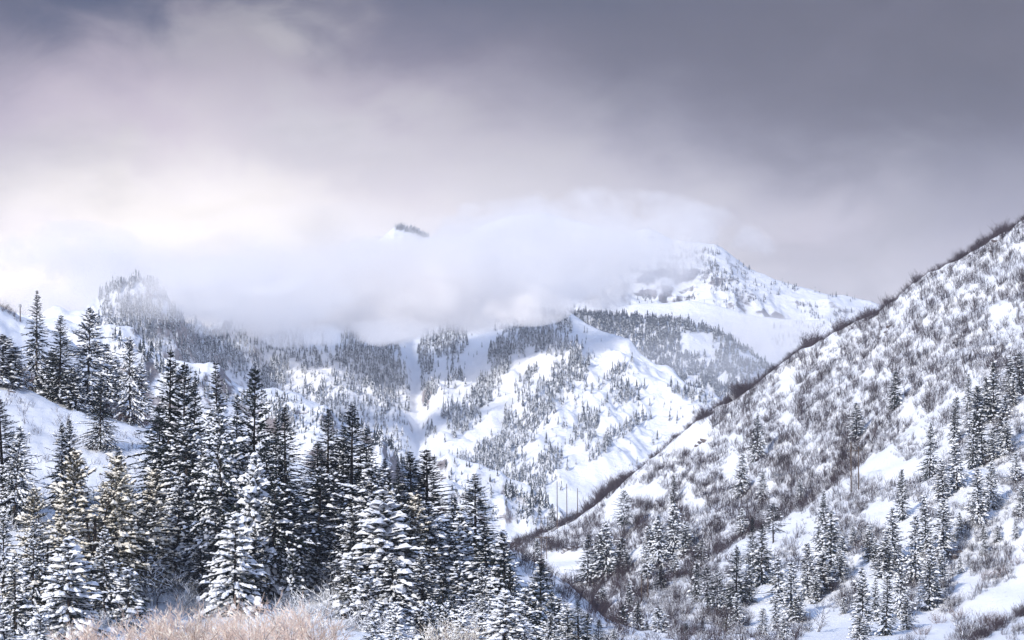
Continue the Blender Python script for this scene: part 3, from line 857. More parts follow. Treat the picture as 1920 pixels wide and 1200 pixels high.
G_R = "conifers on the shrubby hillside"
RIGHT_TREES = [
    (1420, 775, 864, 18, 'fir', "lone wide-skirted fir high on the open shrubby slope"), (1390, 848, 932, 14, 'fir2', "ragged snowy fir below the lone wide-skirted fir"),
    (1430, 884, 941, 11, 'spire2', None), (1501, 898, 941, 8, 'spire2', None), (1606, 756, 826, 13, 'spire', "stubby dark fir above the two-legged pole frame"),
    (1677, 696, 767, 12, 'spire', "narrow dark fir alone among dense shrubs high on the slope"), (1743, 790, 897, 18, 'fir', "pointed dark fir at the edge of the upper spruce group"), (1692, 880, 975, 12, 'spire', "narrow column fir standing apart on open snow"),
    (1768, 862, 937, 14, 'spire2', None), (1795, 820, 918, 19, 'fir2', "wide snow-covered fir in the upper group"), (1788, 744, 832, 12, 'spire', None),
    (1832, 724, 800, 15, 'spire', None), (1863, 678, 792, 13, 'spire', "tallest narrow dark fir at the top of the upper group"), (1849, 706, 790, 10, 'spire', None),
    (1895, 668, 740, 12, 'spire', None), (1912, 662, 742, 13, 'spire', None), (1880, 742, 840, 14, 'spire', None), (1900, 700, 760, 9, 'spire2', None),
    (1824, 770, 878, 13, 'spire', None), (1843, 768, 872, 13, 'spire', None), (1835, 877, 982, 17, 'spire2', "stout snowy fir with a leaner twin in the upper group"), (1857, 867, 956, 14, 'spire2', None),
    (1905, 848, 902, 14, 'fir2', None), (1917, 908, 968, 12, 'spire2', None), (1862, 800, 862, 14, 'spire2', None), (1890, 790, 850, 12, 'spire2', None), (1815, 700, 770, 9, 'spire2', None),
    (1737, 930, 1037, 14, 'spire', None), (1767, 935, 1043, 16, 'spire2', None), (1715, 966, 1092, 18, 'spire2', "tall snowy fir in the thick of the lower group"), (1673, 952, 1062, 20, 'fir2', None),
    (1658, 1010, 1082, 17, 'spire2', None), (1742, 1030, 1142, 17, 'spire2', None), (1690, 1044, 1160, 18, 'fir2', None), (1660, 1078, 1192, 17, 'spire', None),
    (1618, 1068, 1192, 18, 'spire2', None), (1640, 1083, 1165, 10, 'spire', None), (1612, 1150, 1212, 17, 'spire2', None), (1768, 1032, 1095, 11, 'spire2', None),
    (1541, 920, 1045, 19, 'fir', "tall fir with a feathery tip in the middle of the slope"), (1557, 958, 1080, 22, 'fir2', None), (1545, 1038, 1112, 20, 'spire2', None), (1515, 1018, 1120, 15, 'spire2', "column fir plastered with snow beside the feathery fir"),
    (1450, 944, 1018, 18, 'lolly', "bushy dark fir perched at the edge of the brown brush line"), (1411, 970, 1088, 16, 'dark2', "tall green-black fir below the bushy fir at the brush line"), (1428, 984, 1096, 22, 'fir', None),
    (1380, 1022, 1142, 24, 'fir', "wide-skirted fir with a sharp tip on the lower spur"), (1383, 1112, 1178, 11, 'spire2', None), (1315, 1014, 1062, 15, 'lolly', "round-topped dark fir leaning over the brown brush line"),
    (1305, 1054, 1128, 9, 'spire', None), (1326, 1064, 1152, 17, 'lolly', "open fir on a bare trunk at the spur edge"), (1344, 1070, 1162, 15, 'lolly', "thin fir on a bare forked trunk at the spur edge"),
    (1460, 1044, 1132, 16, 'fir2', None), (1482, 1054, 1162, 16, 'spire2', None), (1455, 1108, 1182, 9, 'spire2', None), (1496, 1108, 1165, 12, 'spire2', None),
    (1364, 1158, 1222, 22, 'green', "olive-green fir free of snow with upswept branches"), (1287, 1168, 1224, 15, 'dark2', None), (1316, 1164, 1222, 16, 'dark2', None),
    (1170, 920, 1008, 17, 'lolly', "open-branched dark fir on a bare trunk below the poles"), (1102, 1000, 1092, 24, 'fir', "thick dark fir at the edge of a smooth snow patch"), (1126, 996, 1060, 18, 'fir', None), (1138, 978, 1086, 20, 'fir2', None),
    (1160, 1008, 1072, 12, 'spire', None), (1177, 1030, 1068, 9, 'spire', None), (1236, 964, 1062, 19, 'fir2', None), (1263, 890, 948, 6, 'spire', "thin dark spire standing above snowy firs"), (1262, 942, 1045, 20, 'fir2', None),
    (1285, 978, 1042, 14, 'spire2', None), (1218, 985, 1042, 17, 'fir2', None), (1237, 1058, 1108, 13, 'dark2', "small black-green fir beside the brown brush line"), (1266, 1036, 1082, 13, 'fir2', None), (1212, 1030, 1085, 13, 'fir2', None),
    (1180, 1088, 1148, 9, 'spire', None), (1173, 1132, 1218, 22, 'fir', None), (1197, 1128, 1205, 18, 'fir', None), (1236, 1138, 1205, 20, 'fir2', None), (1213, 1168, 1222, 14, 'dark2', None),
    (1034, 944, 986, 10, 'dark2', "small dark fir beside the tall bare poles on the ridge"), (1392, 952, 1002, 12, 'fir2', None), (1130, 1100, 1140, 14, 'fir2', None),
    (1005, 1010, 1050, 9, 'spire2', None), (1580, 1000, 1035, 10, 'fir2', None), (1600, 985, 1020, 9, 'fir2', None), (1800, 960, 1010, 13, 'fir2', None), (1870, 985, 1015, 9, 'fir2', None),
    (1905, 975, 1010, 8, 'fir2', None), (1845, 980, 1012, 8, 'fir2', None), (1640, 1010, 1052, 8, 'spire', None), (1583, 1120, 1150, 7, 'spire2', None), (1470, 1150, 1200, 12, 'fir2', None),
    (1760, 1090, 1130, 9, 'fir2', None), (1700, 1120, 1180, 13, 'spire2', None), (1575, 1030, 1090, 13, 'spire2', None), (1630, 985, 1050, 12, 'spire2', None), (1430, 1140, 1190, 10, 'spire2', None),
    (1845, 1010, 1040, 8, 'fir2', None), (1800, 1040, 1075, 8, 'fir2', None), (1530, 1080, 1130, 12, 'spire2', None), (1405, 1060, 1130, 13, 'spire2', None),
]
for (u, tip, base, hw, var, lab) in RIGHT_TREES:
    p = right_hill.locate(u, base, 0.35)
    Y = p[1]
    bv = VH - (p[2] - CZ) * F / Y
    place_tree("fir_tree", var, p, (bv - tip) * Y / F, hw * Y / F, lab or (LOOK[var] + " " + far_zone(u, base)), G_R)

# ------------------------------------------------------------------ shrubs, brush and bare trees
def shrub_segs(seed, h, stems, spread, r=0.03, twigs=3, sub=1, lean=0.6, base=0.25, up=0.5):
    rng = np.random.default_rng(seed)
    out = []

    def grow(p, d, L, r0, r1, nseg, wob, trop):
        pts = [p]
        for i in range(nseg):
            d = unit(d + rng.normal(0, wob, 3) + UPV * trop)
            p = p + d * L / nseg
            pts.append(p)
        for i in range(nseg):
            a = r0 + (r1 - r0) * i / nseg; b = r0 + (r1 - r0) * (i + 1) / nseg
            out.append((*pts[i], *pts[i + 1], a, b))
        return pts, d
    for s in range(stems):
        az = rng.uniform(0, 6.283)
        q = math.sqrt(rng.random())
        p = np.array([math.cos(az), math.sin(az), 0.0]) * q * base * h
        p[2] = -0.35
        d = unit(np.array([math.cos(az) * lean * q, math.sin(az) * lean * q, 1.0]) + rng.normal(0, .15, 3))
        L = h * rng.uniform(0.55, 1.0) * (1 - 0.25 * q)
        pts, dd = grow(p, d, L, r, r * 0.5, 3, 0.16, 0.05 * up)
        for i in (1, 2, 3):
            for t in range(twigs if i > 1 else max(1, twigs - 1)):
                a2 = rng.uniform(0, 6.283)
                d2 = unit(dd * 0.8 + np.array([math.cos(a2), math.sin(a2), 0]) * spread + UPV * 0.35 * up)
                st = pts[i] + (pts[i - 1] - pts[i]) * rng.random() * .8
                tp, td = grow(st, d2, L * rng.uniform(0.22, 0.42), r * 0.55, r * 0.3, 2, 0.2, 0.10 * up)
                for w in range(sub):
                    a3 = rng.uniform(0, 6.283)
                    d3 = unit(td + np.array([math.cos(a3), math.sin(a3), rng.uniform(-.2, .5)]) * 0.7)
                    grow(tp[1] if w % 2 else tp[2], d3, L * rng.uniform(0.10, 0.22), r * 0.4, r * 0.25, 1, 0.1, 0.1)
    return np.array(out)


def shrub_mesh(name, segs, mat, snow=0.0, seed=0, frost=None, snow_r=1.5, stem=None, stem_r=1.0):
    """snow: share of the twigs that carry a line of snow"""
    rng = np.random.default_rng(seed)
    v, f = tubes(segs, 3)
    idx = np.zeros(len(f), dtype=int)
    if stem is not None:
        idx[np.repeat(segs[:, 6] > stem_r, 3)] = 2
    if snow:
        pick = segs[rng.random(len(segs)) < snow].copy()
        d = pick[:, 3:6] - pick[:, 0:3]
        off = np.array([0, 0, 1.0]) * pick[:, 6:7] * 0.9
        pick[:, 0:3] += off; pick[:, 3:6] += off
        pick[:, 6] *= snow_r; pick[:, 7] *= snow_r
        v2, f2 = tubes(pick, 3)
        f = np.concatenate([f, f2 + len(v)]); v = np.concatenate([v, v2])
        idx = np.concatenate([idx, np.ones(len(f2), dtype=int)])
    o = mesh_obj(name, v, f, [mat, frost or M_snow] + ([stem] if stem else []), idx, link=False)
    return o.data


SH = {
    'slope': [shrub_mesh("bare_shrub", shrub_segs(201 + i, 3.6, 9 + 2 * i, 0.42, 0.034, 2, 1, 0.35 + 0.1 * i, up=0.8), M_stem, 0.0, i) for i in range(4)],
    'frosty': [shrub_mesh("frosted_shrub", shrub_segs(221 + i, 2.8, 14, 0.8, 0.034, 3, 1, 0.8, up=0.25), M_stem, 0.5, i, snow_r=1.5) for i in range(3)],
    'ridge': [shrub_mesh("ridge_shrub", shrub_segs(241 + i, 3.6, 12, 0.55, 0.042, 2, 1, 0.5), M_stem_dark, 0.0, i) for i in range(3)],
    'russet': [shrub_mesh("russet_shrub", shrub_segs(261 + i, 3.2, 20, 0.6, 0.03, 3, 1, 0.7), M_stem_red, 0.1, i) for i in range(2)],
    'white': [shrub_mesh("snow_covered_shrub", shrub_segs(281 + i, 4.6, 13, 0.85, 0.040, 3, 2, 0.9, up=0.15), M_stem, 0.85, i, snow_r=1.7) for i in range(4)],
    'willow': [shrub_mesh("willow_bush", shrub_segs(301 + i, 5.8, 9, 1.05, 0.055, 6, 4, 0.8, base=0.14, up=0.25), M_tan, 0.16, i, frost=M_frost, stem=M_tan_stem, stem_r=0.034) for i in range(4)],
    'pale': [shrub_mesh("pale_bush", shrub_segs(321 + i, 4.2, 34, 0.6, 0.030, 4, 2, 0.8, base=0.45), M_stem_red, 0.75, i, frost=M_frost) for i in range(2)],
    'twig': [shrub_mesh("twiggy_shrub", shrub_segs(341 + i, 2.4, 5, 0.6, 0.030, 2, 1, 0.6), M_stem, 0.15, i) for i in range(3)],
    'bigbare': [shrub_mesh("bare_tree", shrub_segs(361 + i, 8.5, 3, 0.9, 0.10, 4, 3, 0.5, base=0.06, up=0.3), M_stem, 0.7, i, snow_r=1.25) for i in range(3)],
}
SH_NAME = {'slope': "bare_shrub", 'frosty': "frosted_shrub", 'ridge': "ridge_shrub", 'russet': "russet_shrub", 'white': "snow_covered_shrub",
           'willow': "willow_bush", 'pale': "pale_bush", 'twig': "twiggy_shrub", 'bigbare': "bare_tree"}
FIRST = {}       # one real plant of each mesh, also the source that the massed brush repeats


def place_shrub(kind, i, pos, rot, sc, label, group, cat="shrub"):
    me = SH[kind][i % len(SH[kind])]
    o = bpy.data.objects.new(SH_NAME[kind], me)
    COL.objects.link(o)
    o.location = pos
    o.rotation_euler = (0, 0, rot)
    o.scale = sc if hasattr(sc, '__len__') else (sc, sc, sc)
    tag(o, label, cat, group)
    FIRST.setdefault((kind, i % len(SH[kind])), o)
    return o


def massed(name, label, cat, pts, sources):
    """one object of kind stuff: many small plants repeated with geometry nodes; pts rows: x y z rot sx sz"""
    pts = np.asarray(pts, dtype=np.float32)
    me = bpy.data.meshes.new(name)
    me.vertices.add(len(pts)); me.vertices.foreach_set('co', np.ascontiguousarray(pts[:, :3]).ravel())
    a = me.attributes.new('rotz', 'FLOAT', 'POINT'); a.data.foreach_set('value', np.ascontiguousarray(pts[:, 3]))
    a = me.attributes.new('size', 'FLOAT_VECTOR', 'POINT')
    a.data.foreach_set('vector', np.stack([pts[:, 4], pts[:, 4], pts[:, 5]], -1).astype(np.float32).ravel())
    a = me.attributes.new('pick', 'INT', 'POINT'); a.data.foreach_set('value', (np.arange(len(pts)) % len(sources)).astype(np.int32))
    ob = bpy.data.objects.new(name, me)
    COL.objects.link(ob)
    tag(ob, label, cat, kind='stuff')
    g = bpy.data.node_groups.new(name, 'GeometryNodeTree')
    g.interface.new_socket('Geometry', in_out='INPUT', socket_type='NodeSocketGeometry')
    g.interface.new_socket('Geometry', in_out='OUTPUT', socket_type='NodeSocketGeometry')
    gi = g.nodes.new('NodeGroupInput'); go = g.nodes.new('NodeGroupOutput')
    jn = g.nodes.new('GeometryNodeJoinGeometry')
    for s in sources:
        oi = g.nodes.new('GeometryNodeObjectInfo')
        oi.transform_space = 'ORIGINAL'
        oi.inputs['Object'].default_value = s
        oi.inputs['As Instance'].default_value = True
        g.links.new(oi.outputs['Geometry'], jn.inputs[0])
    ip = g.nodes.new('GeometryNodeInstanceOnPoints')
    ip.inputs['Pick Instance'].default_value = True

    def attr(nm, typ):
        n = g.nodes.new('GeometryNodeInputNamedAttribute'); n.data_type = typ
        n.inputs['Name'].default_value = nm
        return n.outputs['Attribute']
    cb = g.nodes.new('ShaderNodeCombineXYZ')
    g.links.new(attr('rotz', 'FLOAT'), cb.inputs[2])
    er = g.nodes.new('FunctionNodeEulerToRotation')
    g.links.new(cb.outputs[0], er.inputs[0])
    g.links.new(gi.outputs[0], ip.inputs['Points'])
    g.links.new(jn.outputs[0], ip.inputs['Instance'])
    g.links.new(attr('pick', 'INT'), ip.inputs['Instance Index'])
    g.links.new(er.outputs[0], ip.inputs['Rotation'])
    g.links.new(attr('size', 'FLOAT_VECTOR'), ip.inputs['Scale'])
    g.links.new(ip.outputs[0], go.inputs[0])
    md = ob.modifiers.new("repeat", 'NODES')
    md.node_group = g
    return ob


rng5 = np.random.default_rng(55)
CREST2 = ([1130, 1190, 1280, 1400, 1513, 1600, 1700, 1790, 1920], [1160, 1130, 1085, 1009, 950, 886, 812, 742, 690])


def ridge_v(u):
    return np.interp(u, [p[0] for p in RIDGE_V], [p[1] for p in RIDGE_V])


# --- shrubs over the right hillside
cand = []
for _ in range(20000):
    u = rng5.uniform(930, 1935); rv = ridge_v(u)
    v = rv + 2 + (1215 - rv) * rng5.random() ** 1.0
    if v > 1214:
        continue
    dens = float(fbm(np.array([u / 55.0]), np.array([v / 42.0]), 3, 77)[0])
    c2 = np.interp(u, *CREST2)
    below = v > c2
    # clearings and smooth snow
    if u > 1770 and 1085 < v < 1165 and v > 1165 - (u - 1770) * 0.55 - 10: continue
    if 1500 < u < 1800 and 1175 < v and abs(v - (1205 - (u - 1500) * 0.12)) < 14: continue
    if 1020 < u < 1110 and 1035 < v < 1110: continue
    if 1255 < u < 1330 and v < 850: continue
    if 1010 < u < 1330 and 2 < v - rv < 22 and rng5.random() < .7: continue
    thr = 0.37 if not below else 0.48
    if u > 1450 and not below: thr = 0.29
    if rng5.random() < 0.1: continue
    if dens < thr + rng5.normal(0, .045): continue
    frosty = (below and rng5.random() < 0.32) or (not below and v > rv + 250 and rng5.random() < 0.25) or rng5.random() < 0.06
    cand.append((u, v, 'frosty' if frosty else 'slope', below))
slope_pts = []
for (u, v, kd, below) in cand:
    p = right_hill.locate(u, v)
    s = (0.32 + 1.0 * rng5.random() ** 2.2) * (0.8 if below else 1.0) * (0.75 + 0.6 * float(fbm(np.array([u / 30.0]), np.array([v / 24.0]), 2, 79)[0]))
    slope_pts.append((kd, p, rng5.uniform(0, 6.283), s * rng5.uniform(.8, 1.15), s, s / p[1]))

# --- the dense dark brush that lines the skyline of the ridge, and the brown line above the spur
ridge_pts = []
for _ in range(1900):
    u = rng5.uniform(945, 1935)
    rv = ridge_v(u)
    w = float(np.clip((fbm(np.array([u / 22.0]), np.array([3.0]), 3, 88)[0] - 0.30) * 2.6, 0.5, 1.35))
    fr = rng5.random()
    fu = (u - right_hill.u[0]) / 4.0
    j = int(fu)
    i0 = int(np.argmin(right_hill.V[:, j]))
    i = min(i0 + int(fr * 8), right_hill.Y.shape[0] - 1) if rng5.random() < .8 else max(i0 - int(fr * 3), 0)
    p = ((u - 960) / F * right_hill.Y[i, j], float(right_hill.Y[i, j]), float(right_hill.Z[i, j]))
    s = rng5.uniform(0.5, 1.5) * w * 1.25
    ridge_pts.append(('ridge', p, rng5.uniform(0, 6.283), s * 1.15, s, s / p[1]))
for _ in range(300):
    u = rng5.uniform(1185, 1640)
    cv = np.interp(u, *CREST2)
    p = right_hill.locate(u, cv - 1 - abs(rng5.normal(0, 14)) * (1 if u < 1520 else 1.8))
    s = rng5.uniform(0.55, 1.0)
    ridge_pts.append(('ridge', p, rng5.uniform(0, 6.283), s * 1.1, s, s / p[1]))
# brown brush in the gully between the two hillsides
gully_pts = []
for _ in range(115):
    t = rng5.random()
    u = 985 + 235 * t + rng5.normal(0, 10); v = 1062 + 130 * t + rng5.uniform(-22, 34)
    p = right_hill.locate(u, v)
    s = rng5.uniform(0.9, 1.5)
    gully_pts.append(('ridge', p, rng5.uniform(0, 6.283), s, s, s / p[1]))
for _ in range(60):       # strip below the clearing
    t = rng5.random()
    u = 1815 + 120 * t; v = 1205 - 62 * t + rng5.uniform(-5, 8)
    p = right_hill.locate(u, v)
    s = rng5.uniform(0.5, 0.9)
    gully_pts.append(('ridge', p, rng5.uniform(0, 6.283), s, s, s / p[1]))


def split(pts, n, mapping):
    """the n that show largest become plants of their own, the rest one massed object per kind"""
    pts = sorted(pts, key=lambda q: -q[5])
    rest = {}
    for i, (kd, p, rot, sx, sz, _) in enumerate(pts):
        if i < n:
            lab, grp, cat = mapping(kd, p)
            place_shrub(kd, i, p, rot, (sx, sx, sz), lab, grp, cat)
        else:
            rest.setdefault(kd, []).append((*p, rot, sx, sz))
    return rest


rest1 = split([q for q in slope_pts if q[0] == 'slope'], 110, lambda k, p: ("bare dark-stemmed shrub poking through the snow of the shrubby hillside", "bare shrubs on the shrubby hillside", "shrub"))
rest2 = split([q for q in slope_pts if q[0] == 'frosty'], 70, lambda k, p: ("low frosted shrub with snow along its twigs on the shrubby hillside", "frosted shrubs on the shrubby hillside", "shrub"))
rest3 = split(ridge_pts, 60, lambda k, p: ("dark bushy shrub in the brush line edging the lower spur" if p[1] < 1060 else "tall dark shrub on the skyline of the shrubby hillside", "dark shrubs along ridge and spur edges", "shrub"))
rest4 = split(gully_pts, 60, lambda k, p: ("tall dark brown shrub in the brush at the hillside foot", "brown brush at the hillside foot", "shrub"))
massed("hillside_brush", "bare brown brush scattered thickly over the shrubby hillside", "brush", rest1['slope'], [FIRST[('slope', i)] for i in range(4)])
massed("frosted_brush", "frosted low brush between the firs of the shrubby hillside", "brush", rest2['frosty'], [FIRST[('frosty', i)] for i in range(3)])
massed("ridge_brush", "dense dark brush along the skyline of the shrubby hillside", "brush", rest3['ridge'], [FIRST[('ridge', i)] for i in range(3)])
massed("gully_brush", "dark brown brush filling the gully between the hillsides", "brush", rest4['ridge'], [FIRST[('ridge', i)] for i in range(3)])


def on_left(u, v):
    return left_hill.locate(u, v, 0.1)


# --- near hillside: twigs on the open snow slope, brown brush under the upper firs
for i in range(120):
    u = rng5.uniform(5, 300); v = np.interp(u, [0, 130, 250, 300], [725, 778, 812, 830]) + rng5.random() ** 1.2 * 190
    p = on_left(u, v)
    s = rng5.uniform(0.5, 1.35)
    place_shrub('twig', i, p, rng5.uniform(0, 6.28), s, "sparse twiggy shrub on the open snow slope below the upper firs", "twiggy shrubs on the near slope")
brown = []
for i in range(110):
    t = rng5.random()
    u = 15 + 260 * t; v = np.interp(u, [0, 130, 250, 300], [707, 762, 797, 815]) - rng5.uniform(0, 22)
    p = on_left(u, v); s = rng5.uniform(0.5, 1.05)
    place_shrub('russet', i, p, rng5.uniform(0, 6.28), (s, s, s * 1.15), "brown leafless shrub under the upper firs along the slope edge", "brown shrubs under the upper firs")
for i in range(12):
    u = rng5.uniform(-5, 40); p = on_left(u, np.interp(u, [0, 40], [572, 597]) + rng5.uniform(-2, 10)); s = rng5.uniform(.35, .7)
    place_shrub('ridge', i, p, rng5.uniform(0, 6.28), s, "dark shrub on the white hilltop behind the lone pole", "dark shrubs on the white hilltop")
# brown brush along the lower edge of the near hillside
for i in range(60):
    u = rng5.uniform(960, 1180); c = left_hill.crest(u)
    p = on_left(u, c + 2 + abs(rng5.normal(0, 18))); s = rng5.uniform(0.45, 1.0)
    place_shrub('ridge', i, p, rng5.uniform(0, 6.28), s, "dark brown shrub where the near hillside runs out into the gully", "brown shrubs at the near hillside end")
for i in range(46):
    u = rng5.uniform(1130, 1440); p = on_left(u, rng5.uniform(1194, 1208)); s = rng5.uniform(0.35, 0.95)
    place_shrub('ridge' if i % 3 else 'frosty', i, p, rng5.uniform(0, 6.28), s, "low brown shrub on the valley floor at the gully mouth" if i % 3 else "low frosted shrub on the valley floor at the gully mouth", "shrubs at the gully mouth")
# frosted shrubs among the lower trunks
for i in range(190):
    u = rng5.uniform(-5, 1000); c = np.interp(u, [0, 300, 600, 960], [960, 1010, 980, 1110])
    v = rng5.uniform(c, 1205)
    p = on_left(u, v); s = rng5.uniform(0.45, 1.15)
    place_shrub('white', i, p, rng5.uniform(0, 6.28), (s * 1.1, s * 1.1, s), "snow-covered leafless shrub among the lower firs", "snow-covered shrubs among the lower firs")
for i, (u, v, s, lab) in enumerate([(290, 1140, 1.25, "tall bare tree with frosted spreading branches beside the small young fir"), (345, 1130, 0.9, "bare frosted tree with a forked stem behind the tan brush"),
                                    (620, 1120, 1.0, "bare frosted tree beside a leaning dead trunk"), (660, 1150, 0.8, "frosted bare sapling below the large sunlit fir"), (1530, 1185, 0.9, "dead snag with level snow-lined branches on the lower spur"),
                                    (1810, 1200, 0.85, "gnarled bare tree at the edge of the snowy clearing"), (870, 1150, 0.8, "bare twisted tree between dark firs"), (700, 1185, 0.9, "low bare tree bent under snow")]):
    p = (right_hill if u > 1100 else left_hill).locate(u, v, 0.1)
    place_shrub('bigbare', i, p, i * 1.3, s, lab, "bare trees", "bare tree")
# russet round shrubs by the clearing
for i, (u, v, s) in enumerate([(1862, 1172, 1.5), (1845, 1170, 1.2), (1800, 1160, 1.2), (1760, 1168, 1.1), (1730, 1190, 1.0), (1880, 1080, 1.0), (1850, 1085, 1.1), (1905, 1060, 1.1)]):
    p = right_hill.locate(u, v, 0.1)
    place_shrub('russet', i, p, i * 2.1, (s, s, s * .9), "rounded russet shrub bordering the smooth snowy clearing", "russet shrubs by the clearing")
# the tan willow thicket at the bottom
wl = [(130, 1232, 0.7), (165, 1236, 0.75), (200, 1230, 0.8), (235, 1232, 0.85), (262, 1226, 0.95), (290, 1222, 1.05), (325, 1216, 1.0), (350, 1226, 1.1), (378, 1214, 1.15), (405, 1226, 1.0), (440, 1222, 1.1), (470, 1218, 1.2), (500, 1228, 1.15), (530, 1220, 1.15),
      (562, 1216, 1.3), (590, 1226, 1.15), (620, 1226, 1.0), (310, 1232, 1.0), (420, 1234, 1.05), (545, 1234, 1.1), (480, 1236, 1.0), (370, 1238, 1.0)]
for i, (u, v, s) in enumerate(wl):
    Y = 2.4 / ((v - VH) / F)
    x, y, z = world_at(u, v, min(Y, 395))
    s *= 0.66
    place_shrub('willow', i, (x, y, -0.4), i * 1.7, (s, s, s * 1.25), "pinkish tan willow bush in the thicket below the snowy firs", "tan willow thicket", "bush")
for i, (u, v, s) in enumerate([(845, 1222, 0.9), (882, 1220, 1.0)]):
    x, y, z = world_at(u, v, min(2.4 / ((v - VH) / F), 395))
    place_shrub('pale', i, (x, y, -0.4), i * 1.7, s, "pale frosted bush in front of the sunlit snowy firs", "pale frosted bushes", "bush")

# --- dead trunk leaning in the snow
lv, lf = tubes([(*on_left(632, 1092), *(np.array(on_left(672, 1092)) + np.array([0.3, -1.0, 3.6])), 0.16, 0.07)], 7)
tag(mesh_obj("dead_trunk", lv, lf, [M_bark], smooth=True), "dark dead trunk leaning over the snow between frosted shrubs", "dead trunk")

# --- dark stones breaking through the snow on the hillside
import bmesh
for i, (u, v, s) in enumerate([(1062, 1032, 0.9), (1069, 1029, 1.0), (1075, 1026, 1.2), (1081, 1027, 1.0), (1086, 1026, 0.9), (1056, 1036, 0.7), (1322, 826, 1.6), (1315, 831, 1.2), (1306, 836, 1.0), (1668, 612, 1.0), (1662, 622, 0.9),
                               (1860, 470, 1.2), (1866, 452, 1.2), (22, 735, .6), (1790, 1045, 1.0), (1797, 1035, .8)]):
    p = (right_hill if u > 500 else left_hill).locate(u, v)
    bm = bmesh.new()
    bmesh.ops.create_icosphere(bm, subdivisions=2, radius=1.0)
    r_ = random.Random(i)
    for q in bm.verts:
        n_ = 0.75 + 0.5 * float(vnoise(np.array([q.co.x * 1.7 + i * 5]), np.array([q.co.y * 1.7 + q.co.z * 2.3]), i)[0])
        q.co = Vector((q.co.x * n_ * 1.5, q.co.y * n_, q.co.z * n_ * 0.7))
    me = bpy.data.meshes.new("boulder"); bm.to_mesh(me); bm.free()
    me.materials.append(M_rock)
    o = bpy.data.objects.new("boulder", me); COL.objects.link(o)
    o.location = p; o.scale = (s, s, s); o.rotation_euler = (0.1, 0.2, i)
    tag(o, "dark boulder breaking through snow in the short row below the poles" if i < 6 else "dark boulder jutting from the snow of the slope", "boulder", "boulders on the slopes" if i >= 6 else "boulders below the poles")

# ------------------------------------------------------------------ power poles
def pole_set(name, label, group, feet, tops, arm=None, side_arm=False, hill=None, r=0.19, cap=False):
    """feet: (u, v) of each pole foot; tops: row of each top"""
    pos = [hill.locate(u, v, 0.3) for u, v in feet]
    e = bpy.data.objects.new(name, None); COL.objects.link(e); e.location = pos[0]
    tag(e, label, "pole", group)
    P0 = np.array(pos[0])
    tip = []
    for p, (u, v), tv in zip(pos, feet, tops):
        H = (v - tv) * p[1] / F
        a = np.array(p) - P0
        b = a + np.array([-0.02 * H * 0.3, 0, H])
        tip.append(b)
        vv, ff = tubes([(*a, *((a + b) / 2), r, r * .85), (*((a + b) / 2), *b, r * .85, r * .65)], 8)
        mesh_obj("pole", vv, ff, [M_pole], smooth=True, parent=e)
        if cap:
            cv_, cf_ = tubes([(*(b + np.array([0, 0, -.5])), *(b + np.array([0, 0, .15])), 0.34, 0.34), (*(b + np.array([0, 0, .15])), *(b + np.array([0, 0, .3])), 0.34, 0.05)], 8)
            mesh_obj("cap", cv_, cf_, [M_metal], parent=e)
        if side_arm:
            c = a + (b - a) * 0.90
            av, af = tubes([(*c, *(c + np.array([1.6, 0.2, -0.35])), 0.09, 0.07)], 6)
            ar = mesh_obj("arm", av, af, [M_metal], parent=e)
            c2 = c + np.array([1.7, 0.2, -0.38])
            iv, if_ = tubes([(*(c2 + np.array([0, 0, -.1 - .22 * q])), *(c2 + np.array([0, 0, -.25 - .22 * q])), 0.14, 0.06) for q in range(4)], 8)
            mesh_obj("insulator", iv, if_, [M_metal], parent=ar)
    if arm is not None:
        a, b = tip[0].copy(), tip[-1].copy()
        dv = unit(np.array([b[0] - a[0], b[1] - a[1], 0.0]))
        zc = min(a[2], b[2]) - arm
        a[2] = b[2] = zc
        ext = 2.3
        av, af = tubes([(*(a - dv * ext), *(b + dv * ext), 0.13, 0.13)], 6)
        ar = mesh_obj("crossarm", av, af, [M_pole], parent=e)
        for q in (0.02, 0.5, 0.98):
            c = (a - dv * ext) + (b - a + dv * 2 * ext) * q
            iv, if_ = tubes([(*(c + np.array([0, 0, -.15 - .22 * w])), *(c + np.array([0, 0, -.3 - .22 * w])), 0.13, 0.05) for w in range(4)], 8)
            mesh_obj("insulator", iv, if_, [M_metal], parent=ar)
    return e


pole_set("utility_pole", "tall single wooden pole standing lowest of the three on the ridge", None, [(1045, 992)], [901], side_arm=True, hill=right_hill, r=0.22)
pole_set("utility_pole", "middle of three tall single wooden poles on the ridge", None, [(1063, 972)], [899], side_arm=True, hill=right_hill, r=0.22)
pole_set("utility_pole", "single wooden pole highest up of the three, beside the dark ridge brush", None, [(1083, 955)], [898], side_arm=True, hill=right_hill, r=0.22)
pole_set("power_pole_frame", "two-legged wooden power pole frame among dense shrubs below the stubby fir", None, [(1596, 922), (1610, 918)], [826, 834], arm=1.2, hill=right_hill)
pole_set("power_pole_frame", "two-legged power pole frame low on the ridge above a smooth snow patch", None, [(1015, 1053), (1025, 1048)], [1002, 1003], arm=0.6, hill=right_hill, r=0.15)
pole_set("power_pole_frame", "two-legged power pole frame at the foot of the brown brush line", None, [(1203, 1128), (1215, 1122)], [1074, 1076], arm=0.8, hill=right_hill, r=0.15)
pole_set("power_pole_frame", "small distant power pole frame in the ridge brush beside a dark fir", None, [(1014, 985), (1027, 980)], [949, 950], arm=0.7, hill=right_hill, r=0.15)
pole_set("utility_pole", "lone wooden pole with a small cap on the white hilltop", None, [(38, 602)], [570], hill=left_hill, r=0.16, cap=True)

